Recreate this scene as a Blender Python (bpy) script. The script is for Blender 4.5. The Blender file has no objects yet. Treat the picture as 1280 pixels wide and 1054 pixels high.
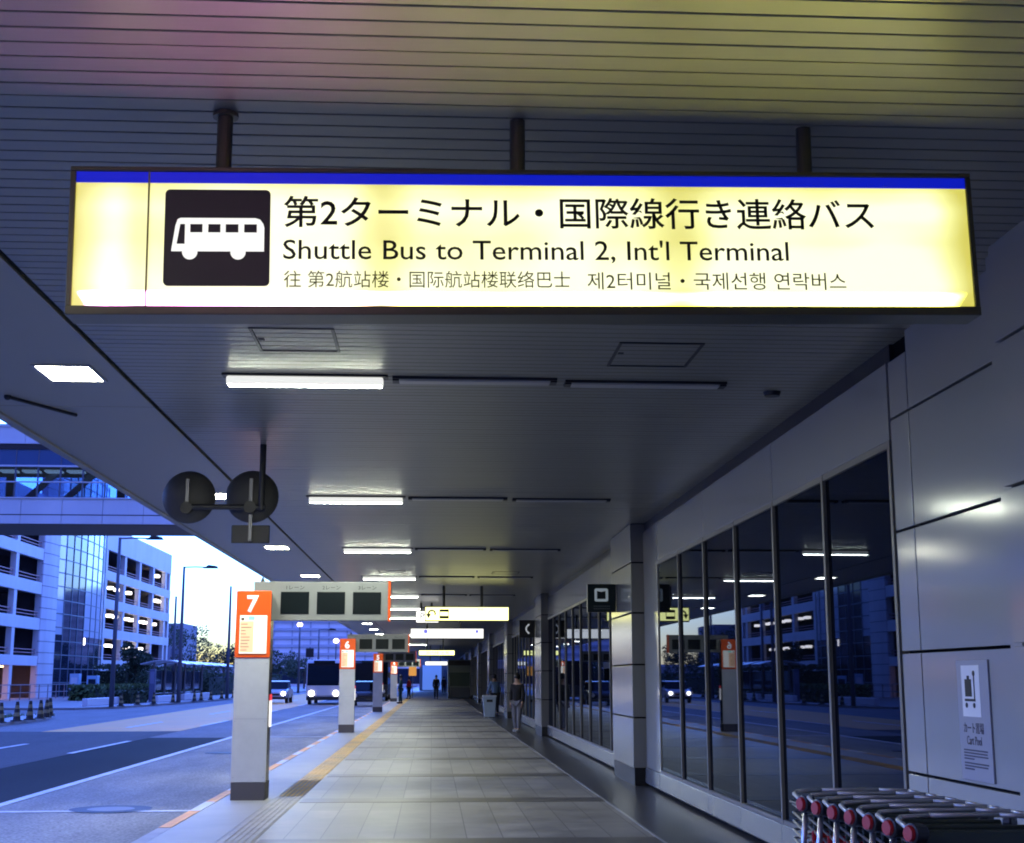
import bpy, bmesh, math, random
from mathutils import Vector, Matrix
R = math.radians
random.seed(7)
SC = bpy.context.scene
COL = SC.collection

# ------------------------------------------------------------ camera, sky, sun, exposure
H = 1.55
F = 1718.0
pitch = math.atan(321 / F)
yaw = math.atan(100 / (F / math.cos(pitch)))
cd = bpy.data.cameras.new("camera")
cam = bpy.data.objects.new("camera", cd)
COL.objects.link(cam)
cam.location = (0, 0, H)
cam.rotation_euler = (math.pi / 2 + pitch, 0, -yaw)
cd.sensor_width = 36
cd.lens = 36 * F / 1280
cd.clip_start = 0.05
cd.clip_end = 3000
SC.camera = cam

W = bpy.data.worlds.new("World")
SC.world = W
W.use_nodes = True
sky = W.node_tree.nodes.new('ShaderNodeTexSky')
sky.sky_type = 'NISHITA'
sky.sun_disc = False
sky.sun_elevation = R(-4.0)
sky.sun_rotation = R(-10)
sky.ozone_density = 3.0
sky.dust_density = 0.0
sky.air_density = 0.8
bg = W.node_tree.nodes['Background']
bg.inputs[1].default_value = 7.5
wb = W.node_tree.nodes.new('ShaderNodeMix')          # the camera's cool white balance
wb.data_type = 'RGBA'
wb.blend_type = 'MULTIPLY'
wb.inputs['Factor'].default_value = 1
wb.inputs['B'].default_value = (0.45, 0.81, 1.02, 1)
W.node_tree.links.new(sky.outputs[0], wb.inputs['A'])
sp = W.node_tree.nodes.new('ShaderNodeSeparateColor')   # scales the sky down where red runs high, muting the sunset glow
dv = W.node_tree.nodes.new('ShaderNodeMath')
dv.operation = 'DIVIDE'
dv.use_clamp = True
dv.inputs[0].default_value = 0.012
mu_ = W.node_tree.nodes.new('ShaderNodeVectorMath')
mu_.operation = 'SCALE'
W.node_tree.links.new(wb.outputs['Result'], sp.inputs[0])
W.node_tree.links.new(sp.outputs[0], dv.inputs[1])
W.node_tree.links.new(wb.outputs['Result'], mu_.inputs[0])
W.node_tree.links.new(dv.outputs[0], mu_.inputs['Scale'])
W.node_tree.links.new(mu_.outputs[0], bg.inputs[0])

sd = bpy.data.lights.new("sun", 'SUN')
sd.energy = 0.004
sd.angle = R(12)
sd.color = (1.0, 0.85, 0.75)
so = bpy.data.objects.new("sun", sd)
COL.objects.link(so)
so.rotation_euler = (R(88), 0, R(10 + 180))

SC.view_settings.view_transform = 'Standard'
SC.view_settings.look = 'None'
SC.view_settings.gamma = 1
EXPO = 4.0
SC.view_settings.exposure = EXPO
K = 2.0 ** -EXPO                       # lamp radiances are written as they show in the picture
SC.cycles.use_denoising = True
SC.cycles.max_bounces = 8
SC.cycles.sample_clamp_indirect = 2.0
SC.cycles.filter_width = 1.9

# ------------------------------------------------------------ materials
MATS = {}


def mat(name, color, rough=0.6, metal=0.0, spec=0.5, var=0.0, vscale=4.0, vstretch=(1, 1, 1), bump=0.0, bscale=30.0, bstretch=(1, 1, 1), ior=1.5, coat=0.0, grain=0.0):
    if name in MATS:
        return MATS[name]
    m = bpy.data.materials.new(name)
    m.use_nodes = True
    nt = m.node_tree
    p = nt.nodes['Principled BSDF']
    p.inputs['Base Color'].default_value = (*color, 1)
    p.inputs['Roughness'].default_value = rough
    p.inputs['Metallic'].default_value = metal
    p.inputs['Specular IOR Level'].default_value = spec
    p.inputs['IOR'].default_value = ior
    p.inputs['Coat Weight'].default_value = coat
    p.inputs['Coat Roughness'].default_value = 0.08
    if var or bump:
        g = nt.nodes.new('ShaderNodeNewGeometry')
    if var:
        mp = nt.nodes.new('ShaderNodeMapping')
        mp.inputs['Scale'].default_value = vstretch
        n = nt.nodes.new('ShaderNodeTexNoise')
        n.inputs['Scale'].default_value = vscale
        n.inputs['Detail'].default_value = 6
        n.inputs['Roughness'].default_value = 0.65
        r = nt.nodes.new('ShaderNodeMapRange')
        r.inputs['From Min'].default_value = 0.3
        r.inputs['From Max'].default_value = 0.7
        r.inputs['To Min'].default_value = 1 - var
        r.inputs['To Max'].default_value = 1 + var
        mx = nt.nodes.new('ShaderNodeMix')
        mx.data_type = 'RGBA'
        mx.blend_type = 'MULTIPLY'
        mx.inputs['Factor'].default_value = 1
        mx.inputs['A'].default_value = (*color, 1)
        L = nt.links.new
        L(g.outputs['Position'], mp.inputs[0])
        L(mp.outputs[0], n.inputs['Vector'])
        L(n.outputs['Fac'], r.inputs['Value'])
        L(r.outputs[0], mx.inputs['B'])
        out = mx.outputs['Result']
        if grain:
            gn = nt.nodes.new('ShaderNodeTexNoise')
            gn.inputs['Scale'].default_value = 28
            gn.inputs['Detail'].default_value = 3
            gr = nt.nodes.new('ShaderNodeMapRange')
            gr.inputs['From Min'].default_value = 0.35
            gr.inputs['From Max'].default_value = 0.65
            gr.inputs['To Min'].default_value = 1 - grain
            gr.inputs['To Max'].default_value = 1 + grain
            mg_ = nt.nodes.new('ShaderNodeMix')
            mg_.data_type = 'RGBA'
            mg_.blend_type = 'MULTIPLY'
            mg_.inputs['Factor'].default_value = 1
            L(g.outputs['Position'], gn.inputs['Vector'])
            L(gn.outputs['Fac'], gr.inputs['Value'])
            L(out, mg_.inputs['A'])
            L(gr.outputs[0], mg_.inputs['B'])
            out = mg_.outputs['Result']
        L(out, p.inputs['Base Color'])
        rr = nt.nodes.new('ShaderNodeMapRange')
        rr.inputs['From Min'].default_value = 0.2
        rr.inputs['From Max'].default_value = 0.8
        rr.inputs['To Min'].default_value = max(0.02, rough * 0.93)
        rr.inputs['To Max'].default_value = min(1, rough * 1.07)
        L(n.outputs['Fac'], rr.inputs['Value'])
        L(rr.outputs[0], p.inputs['Roughness'])
    if bump:
        mp2 = nt.nodes.new('ShaderNodeMapping')
        mp2.inputs['Scale'].default_value = bstretch
        n2 = nt.nodes.new('ShaderNodeTexNoise')
        n2.inputs['Scale'].default_value = bscale
        n2.inputs['Detail'].default_value = 4
        b = nt.nodes.new('ShaderNodeBump')
        b.inputs['Strength'].default_value = bump
        b.inputs['Distance'].default_value = 0.02
        nt.links.new(g.outputs['Position'], mp2.inputs[0])
        nt.links.new(mp2.outputs[0], n2.inputs['Vector'])
        nt.links.new(n2.outputs['Fac'], b.inputs['Height'])
        nt.links.new(b.outputs[0], p.inputs['Normal'])
    MATS[name] = m
    return m


def emit(name, color, strength):
    if name in MATS:
        return MATS[name]
    m = bpy.data.materials.new(name)
    m.use_nodes = True
    p = m.node_tree.nodes['Principled BSDF']
    p.inputs['Base Color'].default_value = (*[c * 0.6 for c in color], 1)
    p.inputs['Emission Color'].default_value = (*color, 1)
    p.inputs['Emission Strength'].default_value = strength * K
    p.inputs['Roughness'].default_value = 0.4
    MATS[name] = m
    return m


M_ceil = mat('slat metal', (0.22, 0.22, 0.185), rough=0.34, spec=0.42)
M_soffit = mat('soffit panel', (0.27, 0.26, 0.21), rough=0.38, spec=0.4, bump=0.02, bscale=3)
M_dark = mat('dark metal', (0.02, 0.02, 0.022), rough=0.45)
M_gap = mat('joint gap', (0.008, 0.008, 0.009), rough=0.9, spec=0.1)
M_clad = mat('wall cladding', (0.33, 0.335, 0.31), rough=0.13, spec=0.5, bump=0.035, bscale=1.7)
M_pier = mat('pier cladding', (0.20, 0.20, 0.19), rough=0.21, spec=0.7, bump=0.03, bscale=2.5)
M_frame = mat('bronze frame', (0.20, 0.19, 0.165), rough=0.45, metal=0.2)
M_glass = mat('dark window glass', (0.004, 0.005, 0.007), rough=0.012, spec=0.5, ior=1.29)
nt = M_glass.node_tree
for n_ in list(nt.nodes):
    if n_.type == 'BSDF_PRINCIPLED':
        nt.nodes.remove(n_)
_d = nt.nodes.new('ShaderNodeBsdfDiffuse')
_d.inputs[0].default_value = (0.003, 0.004, 0.006, 1)
_g = nt.nodes.new('ShaderNodeBsdfGlossy')
_g.inputs[0].default_value = (0.34, 0.38, 0.47, 1)
_g.inputs['Roughness'].default_value = 0.012
_f = nt.nodes.new('ShaderNodeFresnel')
_f.inputs[0].default_value = 1.45
_b = nt.nodes.new('ShaderNodeBump')
_b.inputs['Strength'].default_value = 0.012
_n = nt.nodes.new('ShaderNodeTexNoise')
_n.inputs['Scale'].default_value = 0.8
_t = nt.nodes.new('ShaderNodeNewGeometry')
nt.links.new(_t.outputs['Position'], _n.inputs['Vector'])
nt.links.new(_n.outputs['Fac'], _b.inputs['Height'])
nt.links.new(_b.outputs[0], _g.inputs['Normal'])
_m = nt.nodes.new('ShaderNodeMixShader')
nt.links.new(_f.outputs[0], _m.inputs[0])
nt.links.new(_d.outputs[0], _m.inputs[1])
nt.links.new(_g.outputs[0], _m.inputs[2])
nt.links.new(_m.outputs[0], nt.nodes['Material Output'].inputs[0])
M_gran = mat('dark granite', (0.05, 0.05, 0.055), rough=0.3, var=0.25, vscale=14)
M_signbody = mat('sign housing', (0.085, 0.082, 0.055), rough=0.4, metal=0.3)
M_ink = mat('sign ink', (0.012, 0.012, 0.010), rough=0.5, spec=0.3)
M_plate = mat('pictogram plate', (0.045, 0.046, 0.045), rough=0.5, spec=0.3)
M_tube = emit('tube light', (0.93, 1.0, 0.82), 250)
M_tubeside = emit('tube light side', (1.0, 1.0, 0.94), 0.82)
M_tubefar = emit('tube light weak', (1.0, 0.95, 0.8), 6)
M_soflight = emit('soffit light', (0.97, 0.97, 0.76), 90)
M_tubepink = emit('tube light pink', (1.0, 0.62, 0.85), 20)
M_tubepinkside = emit('tube light pink side', (1.0, 0.48, 0.8), 10.0)
M_offtube = mat('unlit diffuser', (0.42, 0.42, 0.40), rough=0.35)
M_pyl = mat('pylon panel', (0.64, 0.65, 0.63), rough=0.42, var=0.07, vscale=3)
M_pylside = mat('pylon side', (0.075, 0.07, 0.065), rough=0.25, metal=0.6)
M_plinth = mat('plinth', (0.10, 0.09, 0.09), rough=0.5)
M_orange = emit('orange panel', (1.0, 0.13, 0.012), 0.42)
M_black = mat('black plastic', (0.012, 0.012, 0.013), rough=0.4)
M_screen = mat('display screen', (0.006, 0.010, 0.012), rough=0.3, spec=0.25)
M_steel = mat('steel', (0.50, 0.51, 0.53), rough=0.3, metal=0.9)
M_grey = mat('grey paint', (0.22, 0.22, 0.23), rough=0.5)
M_mirback = mat('mirror back', (0.05, 0.048, 0.045), rough=0.55, var=0.2, vscale=6)
M_mirback2 = mat('bracket metal', (0.22, 0.22, 0.24), rough=0.4, metal=0.6)
M_white = mat('white paint', (0.72, 0.73, 0.75), rough=0.5)
M_concrete = mat('facade panel', (0.68, 0.68, 0.69), rough=0.6, var=0.10, vscale=0.35, vstretch=(1, 1, 0.4))
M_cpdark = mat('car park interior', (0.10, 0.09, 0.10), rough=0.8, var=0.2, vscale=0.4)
M_bglass = mat('bridge glass', (0.06, 0.12, 0.25), rough=0.05, spec=0.8, ior=1.7)
M_bglass.node_tree.nodes['Principled BSDF'].inputs['Specular Tint'].default_value = (0.35, 0.6, 1.0, 1)
M_dglass = mat('tower dark glass', (0.02, 0.03, 0.05), rough=0.06, ior=1.5)
M_lglass = mat('tower sky sheen glass', (0.62, 0.72, 0.78), rough=0.10, spec=0.8, ior=1.7)  # pale base colour carries the sky's reflection in the tower glass
M_leaf = mat('foliage', (0.045, 0.075, 0.035), rough=0.7, var=0.45, vscale=1.2)
M_leaf2 = mat('foliage bright', (0.09, 0.15, 0.045), rough=0.7, var=0.4, vscale=1.5)
M_grass = mat('grass blades', (0.07, 0.14, 0.035), rough=0.8, var=0.4, vscale=1)
M_bark = mat('bark', (0.08, 0.06, 0.045), rough=0.9)
M_carlight = emit('headlight', (1.0, 0.93, 0.80), 26)
M_cplight = emit('car park lamp', (1.0, 0.90, 0.82), 7)
M_warmlamp = emit('warm lamp', (1.0, 0.50, 0.20), 14)
M_lampglow = emit('street lamp glow', (1.0, 0.78, 0.68), 8)
M_signwhite = emit('white sign face', (1.0, 0.99, 0.93), 1.9)
M_signyel = emit('yellow sign face', (1.0, 0.98, 0.34), 3.6)
M_bluedisplay = emit('blue display', (0.12, 0.3, 1.0), 0.7)
M_poster = emit('lit poster', (1.0, 0.95, 0.82), 1.15)
M_postercream = emit('lit poster cream', (1.0, 0.62, 0.36), 0.95)
M_red = mat('red plastic', (0.42, 0.012, 0.015), rough=0.35)
M_redlit = emit('red lit', (1.0, 0.06, 0.08), 0.8)
M_numwhite = emit('lit number', (1.0, 0.98, 0.95), 1.0)
M_skin = mat('skin', (0.42, 0.26, 0.19), rough=0.6)
M_hair = mat('hair', (0.012, 0.010, 0.010), rough=0.5)


# ------------------------------------------------------------ mesh helpers
class MB:
    def __init__(s):
        s.v = []
        s.f = []

    def box(s, x0, x1, y0, y1, z0, z1):
        n = len(s.v)
        s.v += [(x0, y0, z0), (x1, y0, z0), (x1, y1, z0), (x0, y1, z0), (x0, y0, z1), (x1, y0, z1), (x1, y1, z1), (x0, y1, z1)]
        s.f += [tuple(n + i for i in q) for q in ((0, 3, 2, 1), (4, 5, 6, 7), (0, 1, 5, 4), (1, 2, 6, 5), (2, 3, 7, 6), (3, 0, 4, 7))]
        return s

    def quad(s, *p):
        n = len(s.v)
        s.v += [tuple(q) for q in p]
        s.f.append(tuple(range(n, n + len(p))))
        return s

    def prism(s, poly, axis, a, b):
        """polygon in the two other axes, extruded along axis from a to b"""
        def P(u, w, t):
            return {'x': (t, u, w), 'y': (u, t, w), 'z': (u, w, t)}[axis]
        n = len(s.v)
        k = len(poly)
        s.v += [P(u, w, a) for u, w in poly] + [P(u, w, b) for u, w in poly]
        s.f.append(tuple(range(n, n + k)))
        s.f.append(tuple(range(n + 2 * k - 1, n + k - 1, -1)))
        for i in range(k):
            j = (i + 1) % k
            s.f.append((n + i, n + k + i, n + k + j, n + j))
        return s

    def rod(s, p, q, r, r2=None, seg=12, caps=True):
        p, q = Vector(p), Vector(q)
        r2 = r if r2 is None else r2
        d = (q - p).normalized()
        a = d.orthogonal().normalized()
        b = d.cross(a)
        n = len(s.v)
        for c, rr in ((p, r), (q, r2)):
            for i in range(seg):
                t = 2 * math.pi * i / seg
                s.v.append(tuple(c + (a * math.cos(t) + b * math.sin(t)) * rr))
        for i in range(seg):
            j = (i + 1) % seg
            s.f.append((n + i, n + j, n + seg + j, n + seg + i))
        if caps:
            s.f.append(tuple(range(n + seg - 1, n - 1, -1)))
            s.f.append(tuple(range(n + seg, n + 2 * seg)))
        return s

    def path(s, pts, r, seg=10):
        for i in range(len(pts) - 1):
            s.rod(pts[i], pts[i + 1], r, seg=seg)
            if i:
                s.ball(pts[i], r, 8, 6)
        return s

    def ball(s, c, r, nu=14, nv=9, sc=(1, 1, 1)):
        n = len(s.v)
        for j in range(1, nv):
            ph = math.pi * j / nv
            for i in range(nu):
                t = 2 * math.pi * i / nu
                s.v.append((c[0] + r * sc[0] * math.sin(ph) * math.cos(t), c[1] + r * sc[1] * math.sin(ph) * math.sin(t), c[2] + r * sc[2] * math.cos(ph)))
        top = len(s.v)
        s.v += [(c[0], c[1], c[2] + r * sc[2]), (c[0], c[1], c[2] - r * sc[2])]
        for j in range(nv - 2):
            for i in range(nu):
                k = (i + 1) % nu
                s.f.append((n + j * nu + i, n + (j + 1) * nu + i, n + (j + 1) * nu + k, n + j * nu + k))
        for i in range(nu):
            k = (i + 1) % nu
            s.f.append((top, n + i, n + k))
            s.f.append((top + 1, n + (nv - 2) * nu + k, n + (nv - 2) * nu + i))
        return s

    def build(s, name, m, parent=None, bevel=0.0, smooth=False):
        me = bpy.data.meshes.new(name)
        me.from_pydata(s.v, [], s.f)
        bm = bmesh.new()
        bm.from_mesh(me)
        bmesh.ops.recalc_face_normals(bm, faces=bm.faces)
        bm.to_mesh(me)
        bm.free()
        if smooth:
            for p in me.polygons:
                p.use_smooth = True
        me.materials.append(m)
        o = bpy.data.objects.new(name, me)
        COL.objects.link(o)
        if parent:
            o.parent = parent
        if bevel:
            b = o.modifiers.new('bevel', 'BEVEL')
            b.width = bevel
            b.segments = 2
            b.limit_method = 'ANGLE'
        return o


def thing(name, label, cat, loc=(0, 0, 0), rotz=0, group=None):
    o = bpy.data.objects.new(name, None)
    COL.objects.link(o)
    o.empty_display_size = 0.1
    o.location = loc
    o.rotation_euler = (0, 0, rotz)
    return tag(o, label, cat, group)


def tag(o, label, cat, group=None):
    o['label'] = label
    o['category'] = cat
    if group:
        o['group'] = group
    return o


def struct(o, kind='structure'):
    o['kind'] = kind
    return o


def copy_tree(o, parent=None):
    c = o.copy()
    COL.objects.link(c)
    if parent:
        c.parent = parent
    for ch in list(o.children):
        copy_tree(ch, c)
    return c


def text(name, body, m, parent, x, z, y=0.0, width=None, height=None, bold=0.0, facing='-y', depth=0.0015, center=False):
    """lettering as a thin mesh; x,z is its lower left corner (or centre) in the parent's frame"""
    cu = bpy.data.curves.new(name, 'FONT')
    cu.body = body
    cu.size = 1
    cu.offset = bold
    cu.resolution_u = 3
    t = bpy.data.objects.new(name, cu)
    COL.objects.link(t)
    bpy.context.view_layer.update()
    me = bpy.data.meshes.new_from_object(t.evaluated_get(bpy.context.evaluated_depsgraph_get()))
    bpy.data.objects.remove(t)
    xs = [v.co.x for v in me.vertices]
    ys = [v.co.y for v in me.vertices]
    x0, x1, y0, y1 = min(xs), max(xs), min(ys), max(ys)
    sx = (width / (x1 - x0)) if width else None
    sy = (height / (y1 - y0)) if height else None
    sx = sx or sy
    sy = sy or sx
    ox, oz = ((x1 - x0) * sx / 2, (y1 - y0) * sy / 2) if center else (0, 0)
    for v in me.vertices:
        a, b = (v.co.x - x0) * sx - ox, (v.co.y - y0) * sy - oz
        if facing == '-y':
            v.co = (x + a, y, z + b)
        else:                                # faces -x: reads towards -y
            v.co = (y, x - a, z + b)
    bm = bmesh.new()
    bm.from_mesh(me)
    r = bmesh.ops.extrude_face_region(bm, geom=bm.faces[:])
    d = Vector((0, -depth, 0)) if facing == '-y' else Vector((-depth, 0, 0))
    bmesh.ops.translate(bm, verts=[g for g in r['geom'] if isinstance(g, bmesh.types.BMVert)], vec=d)
    bmesh.ops.recalc_face_normals(bm, faces=bm.faces)
    bm.to_mesh(me)
    bm.free()
    me.materials.clear()
    me.materials.append(m)
    o = bpy.data.objects.new(name, me)
    COL.objects.link(o)
    o.parent = parent
    return o


def arc(cx, cy, r, a0, a1, n):
    return [(cx + r * math.cos(R(a0 + (a1 - a0) * i / n)), cy + r * math.sin(R(a0 + (a1 - a0) * i / n))) for i in range(n + 1)]


def rrect(x0, x1, z0, z1, r, n=5):
    return arc(x1 - r, z1 - r, r, 0, 90, n) + arc(x0 + r, z1 - r, r, 90, 180, n) + arc(x0 + r, z0 + r, r, 180, 270, n) + arc(x1 - r, z0 + r, r, 270, 360, n)


# ============================================================ GROUND
YE = 400.0
RZ = -0.12


def asphalt(name, c, v=0.12):
    return mat(name, c, rough=0.85, spec=0.15, var=v, vscale=0.6, vstretch=(1, 0.22, 1), bump=0.3, bscale=60, grain=0.3)


struct(MB().box(-600, 600, -60, 900, -0.9, -0.20).build('ground', asphalt('far ground', (0.10, 0.10, 0.10))))
struct(MB().quad((-60, -40, RZ), (-2.8, -40, RZ), (-2.8, 500, RZ), (-60, 500, RZ)).build('road', asphalt('road grey', (0.23, 0.23, 0.235), 0.2)))
z1 = RZ + 0.004
z2 = RZ + 0.008
z3 = RZ + 0.012
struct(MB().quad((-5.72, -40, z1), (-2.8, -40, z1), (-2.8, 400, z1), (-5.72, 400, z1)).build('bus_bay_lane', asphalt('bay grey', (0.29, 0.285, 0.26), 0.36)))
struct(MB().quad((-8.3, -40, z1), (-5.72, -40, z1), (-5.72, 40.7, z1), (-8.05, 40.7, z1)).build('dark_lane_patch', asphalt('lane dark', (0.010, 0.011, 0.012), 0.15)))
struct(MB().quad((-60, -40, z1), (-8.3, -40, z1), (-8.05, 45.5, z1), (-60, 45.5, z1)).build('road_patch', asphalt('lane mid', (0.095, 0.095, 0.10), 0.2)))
struct(MB().quad((-12.3, 45.2, z2), (-8.05, 45.6, z2), (-8.25, 300, z2), (-15.2, 300, z2), (-13.4, 94, z2)).build('tan_road_surface', mat('lane tan', (0.85, 0.42, 0.09), rough=0.7, spec=0.3, var=0.08, vscale=0.6)))

M_line = mat('road line', (0.62, 0.62, 0.62), rough=0.6, var=0.22, vscale=3)
lm = MB()
lm.box(-5.80, -5.65, -20, 300, z2, z3)
for k in range(0, 9):
    y = 14.2 + 18 * k
    lm.box(-8.17, -8.03, y, y + 6.2, z2 + 0.004, z3 + 0.004)
    lm.box(-10.46, -10.31, y - 1.4, y + 4.7, z2 + 0.004, z3 + 0.004)
for k in range(0, 5):
    y = 18.25 + 22.6 * k
    lm.box(-5.62, -2.86, y, y + 0.16, z2, z3)
struct(lm.build('road_markings', M_line))
# manhole in the bus bay
mh = thing('manhole_cover', 'round dark manhole cover with a paler middle, in the bus bay', 'manhole', (-4.12, 18.62, z2))
mm = MB()
for i in range(40):
    a, b = 2 * math.pi * i / 40, 2 * math.pi * (i + 1) / 40
    for r0, r1 in ((0.30, 0.52),):
        mm.quad((r0 * math.cos(a), r0 * math.sin(a), 0.006), (r1 * math.cos(a), r1 * math.sin(a), 0.006), (r1 * math.cos(b), r1 * math.sin(b), 0.006), (r0 * math.cos(b), r0 * math.sin(b), 0.006))
mm.build('ring', mat('manhole iron', (0.018, 0.018, 0.02), rough=0.6), mh)
MB().rod((0, 0, -0.01), (0, 0, 0.007), 0.30, seg=32).build('lid', mat('manhole lid', (0.20, 0.20, 0.21), rough=0.6, bump=0.6, bscale=50), mh)
mh2 = thing('drain_cover', 'small dark drain cover beside the number 7 stop pylon', 'drain', (-4.75, 32.3, z2))
MB().rod((0, 0, -0.01), (0, 0, 0.006), 0.36, seg=24).build('lid', MATS['manhole iron'], mh2)

# sidewalk
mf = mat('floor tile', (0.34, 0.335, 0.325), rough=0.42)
nt = mf.node_tree
g = nt.nodes.new('ShaderNodeNewGeometry')
mp = nt.nodes.new('ShaderNodeMapping')
mp.inputs['Rotation'].default_value = (0, 0, R(90))
bk = nt.nodes.new('ShaderNodeTexBrick')
bk.offset = 0.0
bk.inputs['Scale'].default_value = 1.0
bk.inputs['Brick Width'].default_value = 1.55
bk.inputs['Row Height'].default_value = 0.36
bk.inputs['Mortar Size'].default_value = 0.006
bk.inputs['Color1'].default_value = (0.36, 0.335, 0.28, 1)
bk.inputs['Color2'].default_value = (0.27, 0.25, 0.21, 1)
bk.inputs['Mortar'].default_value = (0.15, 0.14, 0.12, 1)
ns = nt.nodes.new('ShaderNodeTexNoise')
ns.inputs['Scale'].default_value = 1.1
ns.inputs['Detail'].default_value = 8
ns.inputs['Roughness'].default_value = 0.7
mr = nt.nodes.new('ShaderNodeMapRange')
mr.inputs['From Min'].default_value = 0.3
mr.inputs['From Max'].default_value = 0.7
mr.inputs['To Min'].default_value = 0.5
mr.inputs['To Max'].default_value = 1.15
mx = nt.nodes.new('ShaderNodeMix')
mx.data_type = 'RGBA'
mx.blend_type = 'MULTIPLY'
mx.inputs['Factor'].default_value = 1
rr = nt.nodes.new('ShaderNodeMapRange')
rr.inputs['To Min'].default_value = 0.28
rr.inputs['To Max'].default_value = 0.62
for a, b in ((g.outputs['Position'], mp.inputs[0]), (mp.outputs[0], bk.inputs[0]), (g.outputs['Position'], ns.inputs['Vector']), (ns.outputs['Fac'], mr.inputs['Value']),
             (bk.outputs['Color'], mx.inputs['A']), (mr.outputs[0], mx.inputs['B']), (mx.outputs['Result'], nt.nodes['Principled BSDF'].inputs['Base Color']),
             (ns.outputs['Fac'], rr.inputs['Value']), (rr.outputs[0], nt.nodes['Principled BSDF'].inputs['Roughness'])):
    nt.links.new(a, b)
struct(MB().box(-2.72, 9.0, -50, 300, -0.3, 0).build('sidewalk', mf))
ks = MB()
ks.box(-2.86, -2.725, -50, 300, -0.3, 0.003)
struct(ks.build('kerb', mat('kerb stone', (0.36, 0.36, 0.37), rough=0.7, var=0.15, vscale=2)))
om, wm = MB(), MB()
y = 15.2
i = 0
while y < 150:
    l = 1.85 if i % 2 == 0 else 1.2
    (om if i % 2 == 0 else wm).box(-2.858, -2.73, y, y + l, 0.001, 0.007)
    y += l
    i += 1
struct(om.build('orange_kerb_paint', mat('orange kerb paint', (0.80, 0.36, 0.05), rough=0.6, var=0.2, vscale=4)))
struct(wm.build('white_kerb_paint', mat('white kerb paint', (0.60, 0.60, 0.60), rough=0.6, var=0.2, vscale=4)))
# edge strip of plain smooth paving between kerb and tactile
struct(MB().box(-2.72, -2.06, -50, 300, -0.1, 0.003).build('edge_paving', mat('edge paving', (0.34, 0.33, 0.29), rough=0.55, var=0.12, vscale=1.2)))
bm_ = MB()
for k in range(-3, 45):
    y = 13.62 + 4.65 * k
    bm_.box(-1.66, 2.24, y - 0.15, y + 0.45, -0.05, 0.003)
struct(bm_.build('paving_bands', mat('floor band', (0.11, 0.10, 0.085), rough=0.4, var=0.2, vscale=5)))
struct(MB().box(2.26, 3.3, -50, 300, -0.1, 0.004).build('dark_border_paving', M_gran))
struct(MB().box(2.235, 2.262, -50, 300, -0.1, 0.006).build('border_trim', mat('border trim', (0.4, 0.4, 0.4), rough=0.3, metal=0.5)))
# tactile paving
ty, tp = MB(), MB()
for k in range(0, 150):
    y = 19.0 + k * 0.9
    n = 1
    ty.box(-2.03, -1.70, y, y + 0.885, -0.02, 0.005)
for k in range(-10, 30):
    y = 19.0 - 0.3 * (k + 1)
    tp.box(-2.03, -1.70, y, y + 0.294, -0.02, 0.005)
for j in range(5):
    xx = -2.03 + 0.035 + j * 0.063
    ty.box(xx, xx + 0.022, 19.0, 150, 0.004, 0.010)
    tp.box(xx, xx + 0.026, 10.3, 18.98, 0.004, 0.011)
struct(ty.build('tactile_paving', mat('tactile yellow', (0.62, 0.36, 0.045), rough=0.55, var=0.35, vscale=0.9)))
struct(tp.build('pale_tactile_paving', mat('tactile pale', (0.36, 0.33, 0.26), rough=0.55, var=0.2, vscale=3)))  # near stretch in a paler tone than the yellow beyond

# ============================================================ CANOPY
CZ = 3.85
can = thing('canopy', 'long flat canopy with a slatted metal ceiling over the walkway', 'canopy', (0, 0, 0))
cm = MB()
PIT = 0.12
Y0, Y1 = -45.0, 175.0
xa, xb = -2.375, 3.2
prof = []
n = int((Y1 - Y0) / PIT)
for i in range(n):
    y = Y0 + i * PIT
    j = random.uniform(-0.0008, 0.0008)
    prof += [(y, CZ + 0.022), (y + 0.011, CZ + 0.022), (y + 0.0112, CZ + 0.0015), (y + 0.014, CZ + j), (y + 0.117, CZ + j), (y + 0.1198, CZ + 0.0015)]
base = len(cm.v)
for (y, z) in prof:
    cm.v += [(xa, y, z), (xb, y, z)]
for i in range(len(prof) - 1):
    cm.f.append((2 * i, 2 * i + 1, 2 * i + 3, 2 * i + 2))
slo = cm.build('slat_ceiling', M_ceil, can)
# soffit to the road side, in panels with joints
sm = MB()
y = Y0
while y < Y1:
    sm.box(-3.80, -2.42, y, y + 7.09, CZ, CZ + 0.05)
    y += 7.1
sm.build('soffit', M_soffit, can, bevel=0.004)
MB().box(-2.43, -2.37, Y0, Y1, CZ + 0.03, CZ + 0.06).build('slot', M_gap, can)
MB().box(-3.90, -3.80, Y0, Y1, CZ - 0.02, CZ + 0.75).build('fascia', M_soffit, can, bevel=0.01)
MB().box(-3.795, 3.9, Y0, Y1, CZ + 0.08, CZ + 0.72).build('roof_slab', M_grey, can)
gm = MB()
p, q = Vector((-3.53, 11.36, CZ)), Vector((-3.17, 12.15, CZ))
gm.rod(p + Vector((0, 0, -0.01)), q + Vector((0, 0, -0.01)), 0.016)
gm.ball(p + Vector((0, 0, -0.01)), 0.03)
gm.build('soffit_groove', M_dark, can)  # dark rod added to stand for a diagonal groove in the soffit
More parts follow.
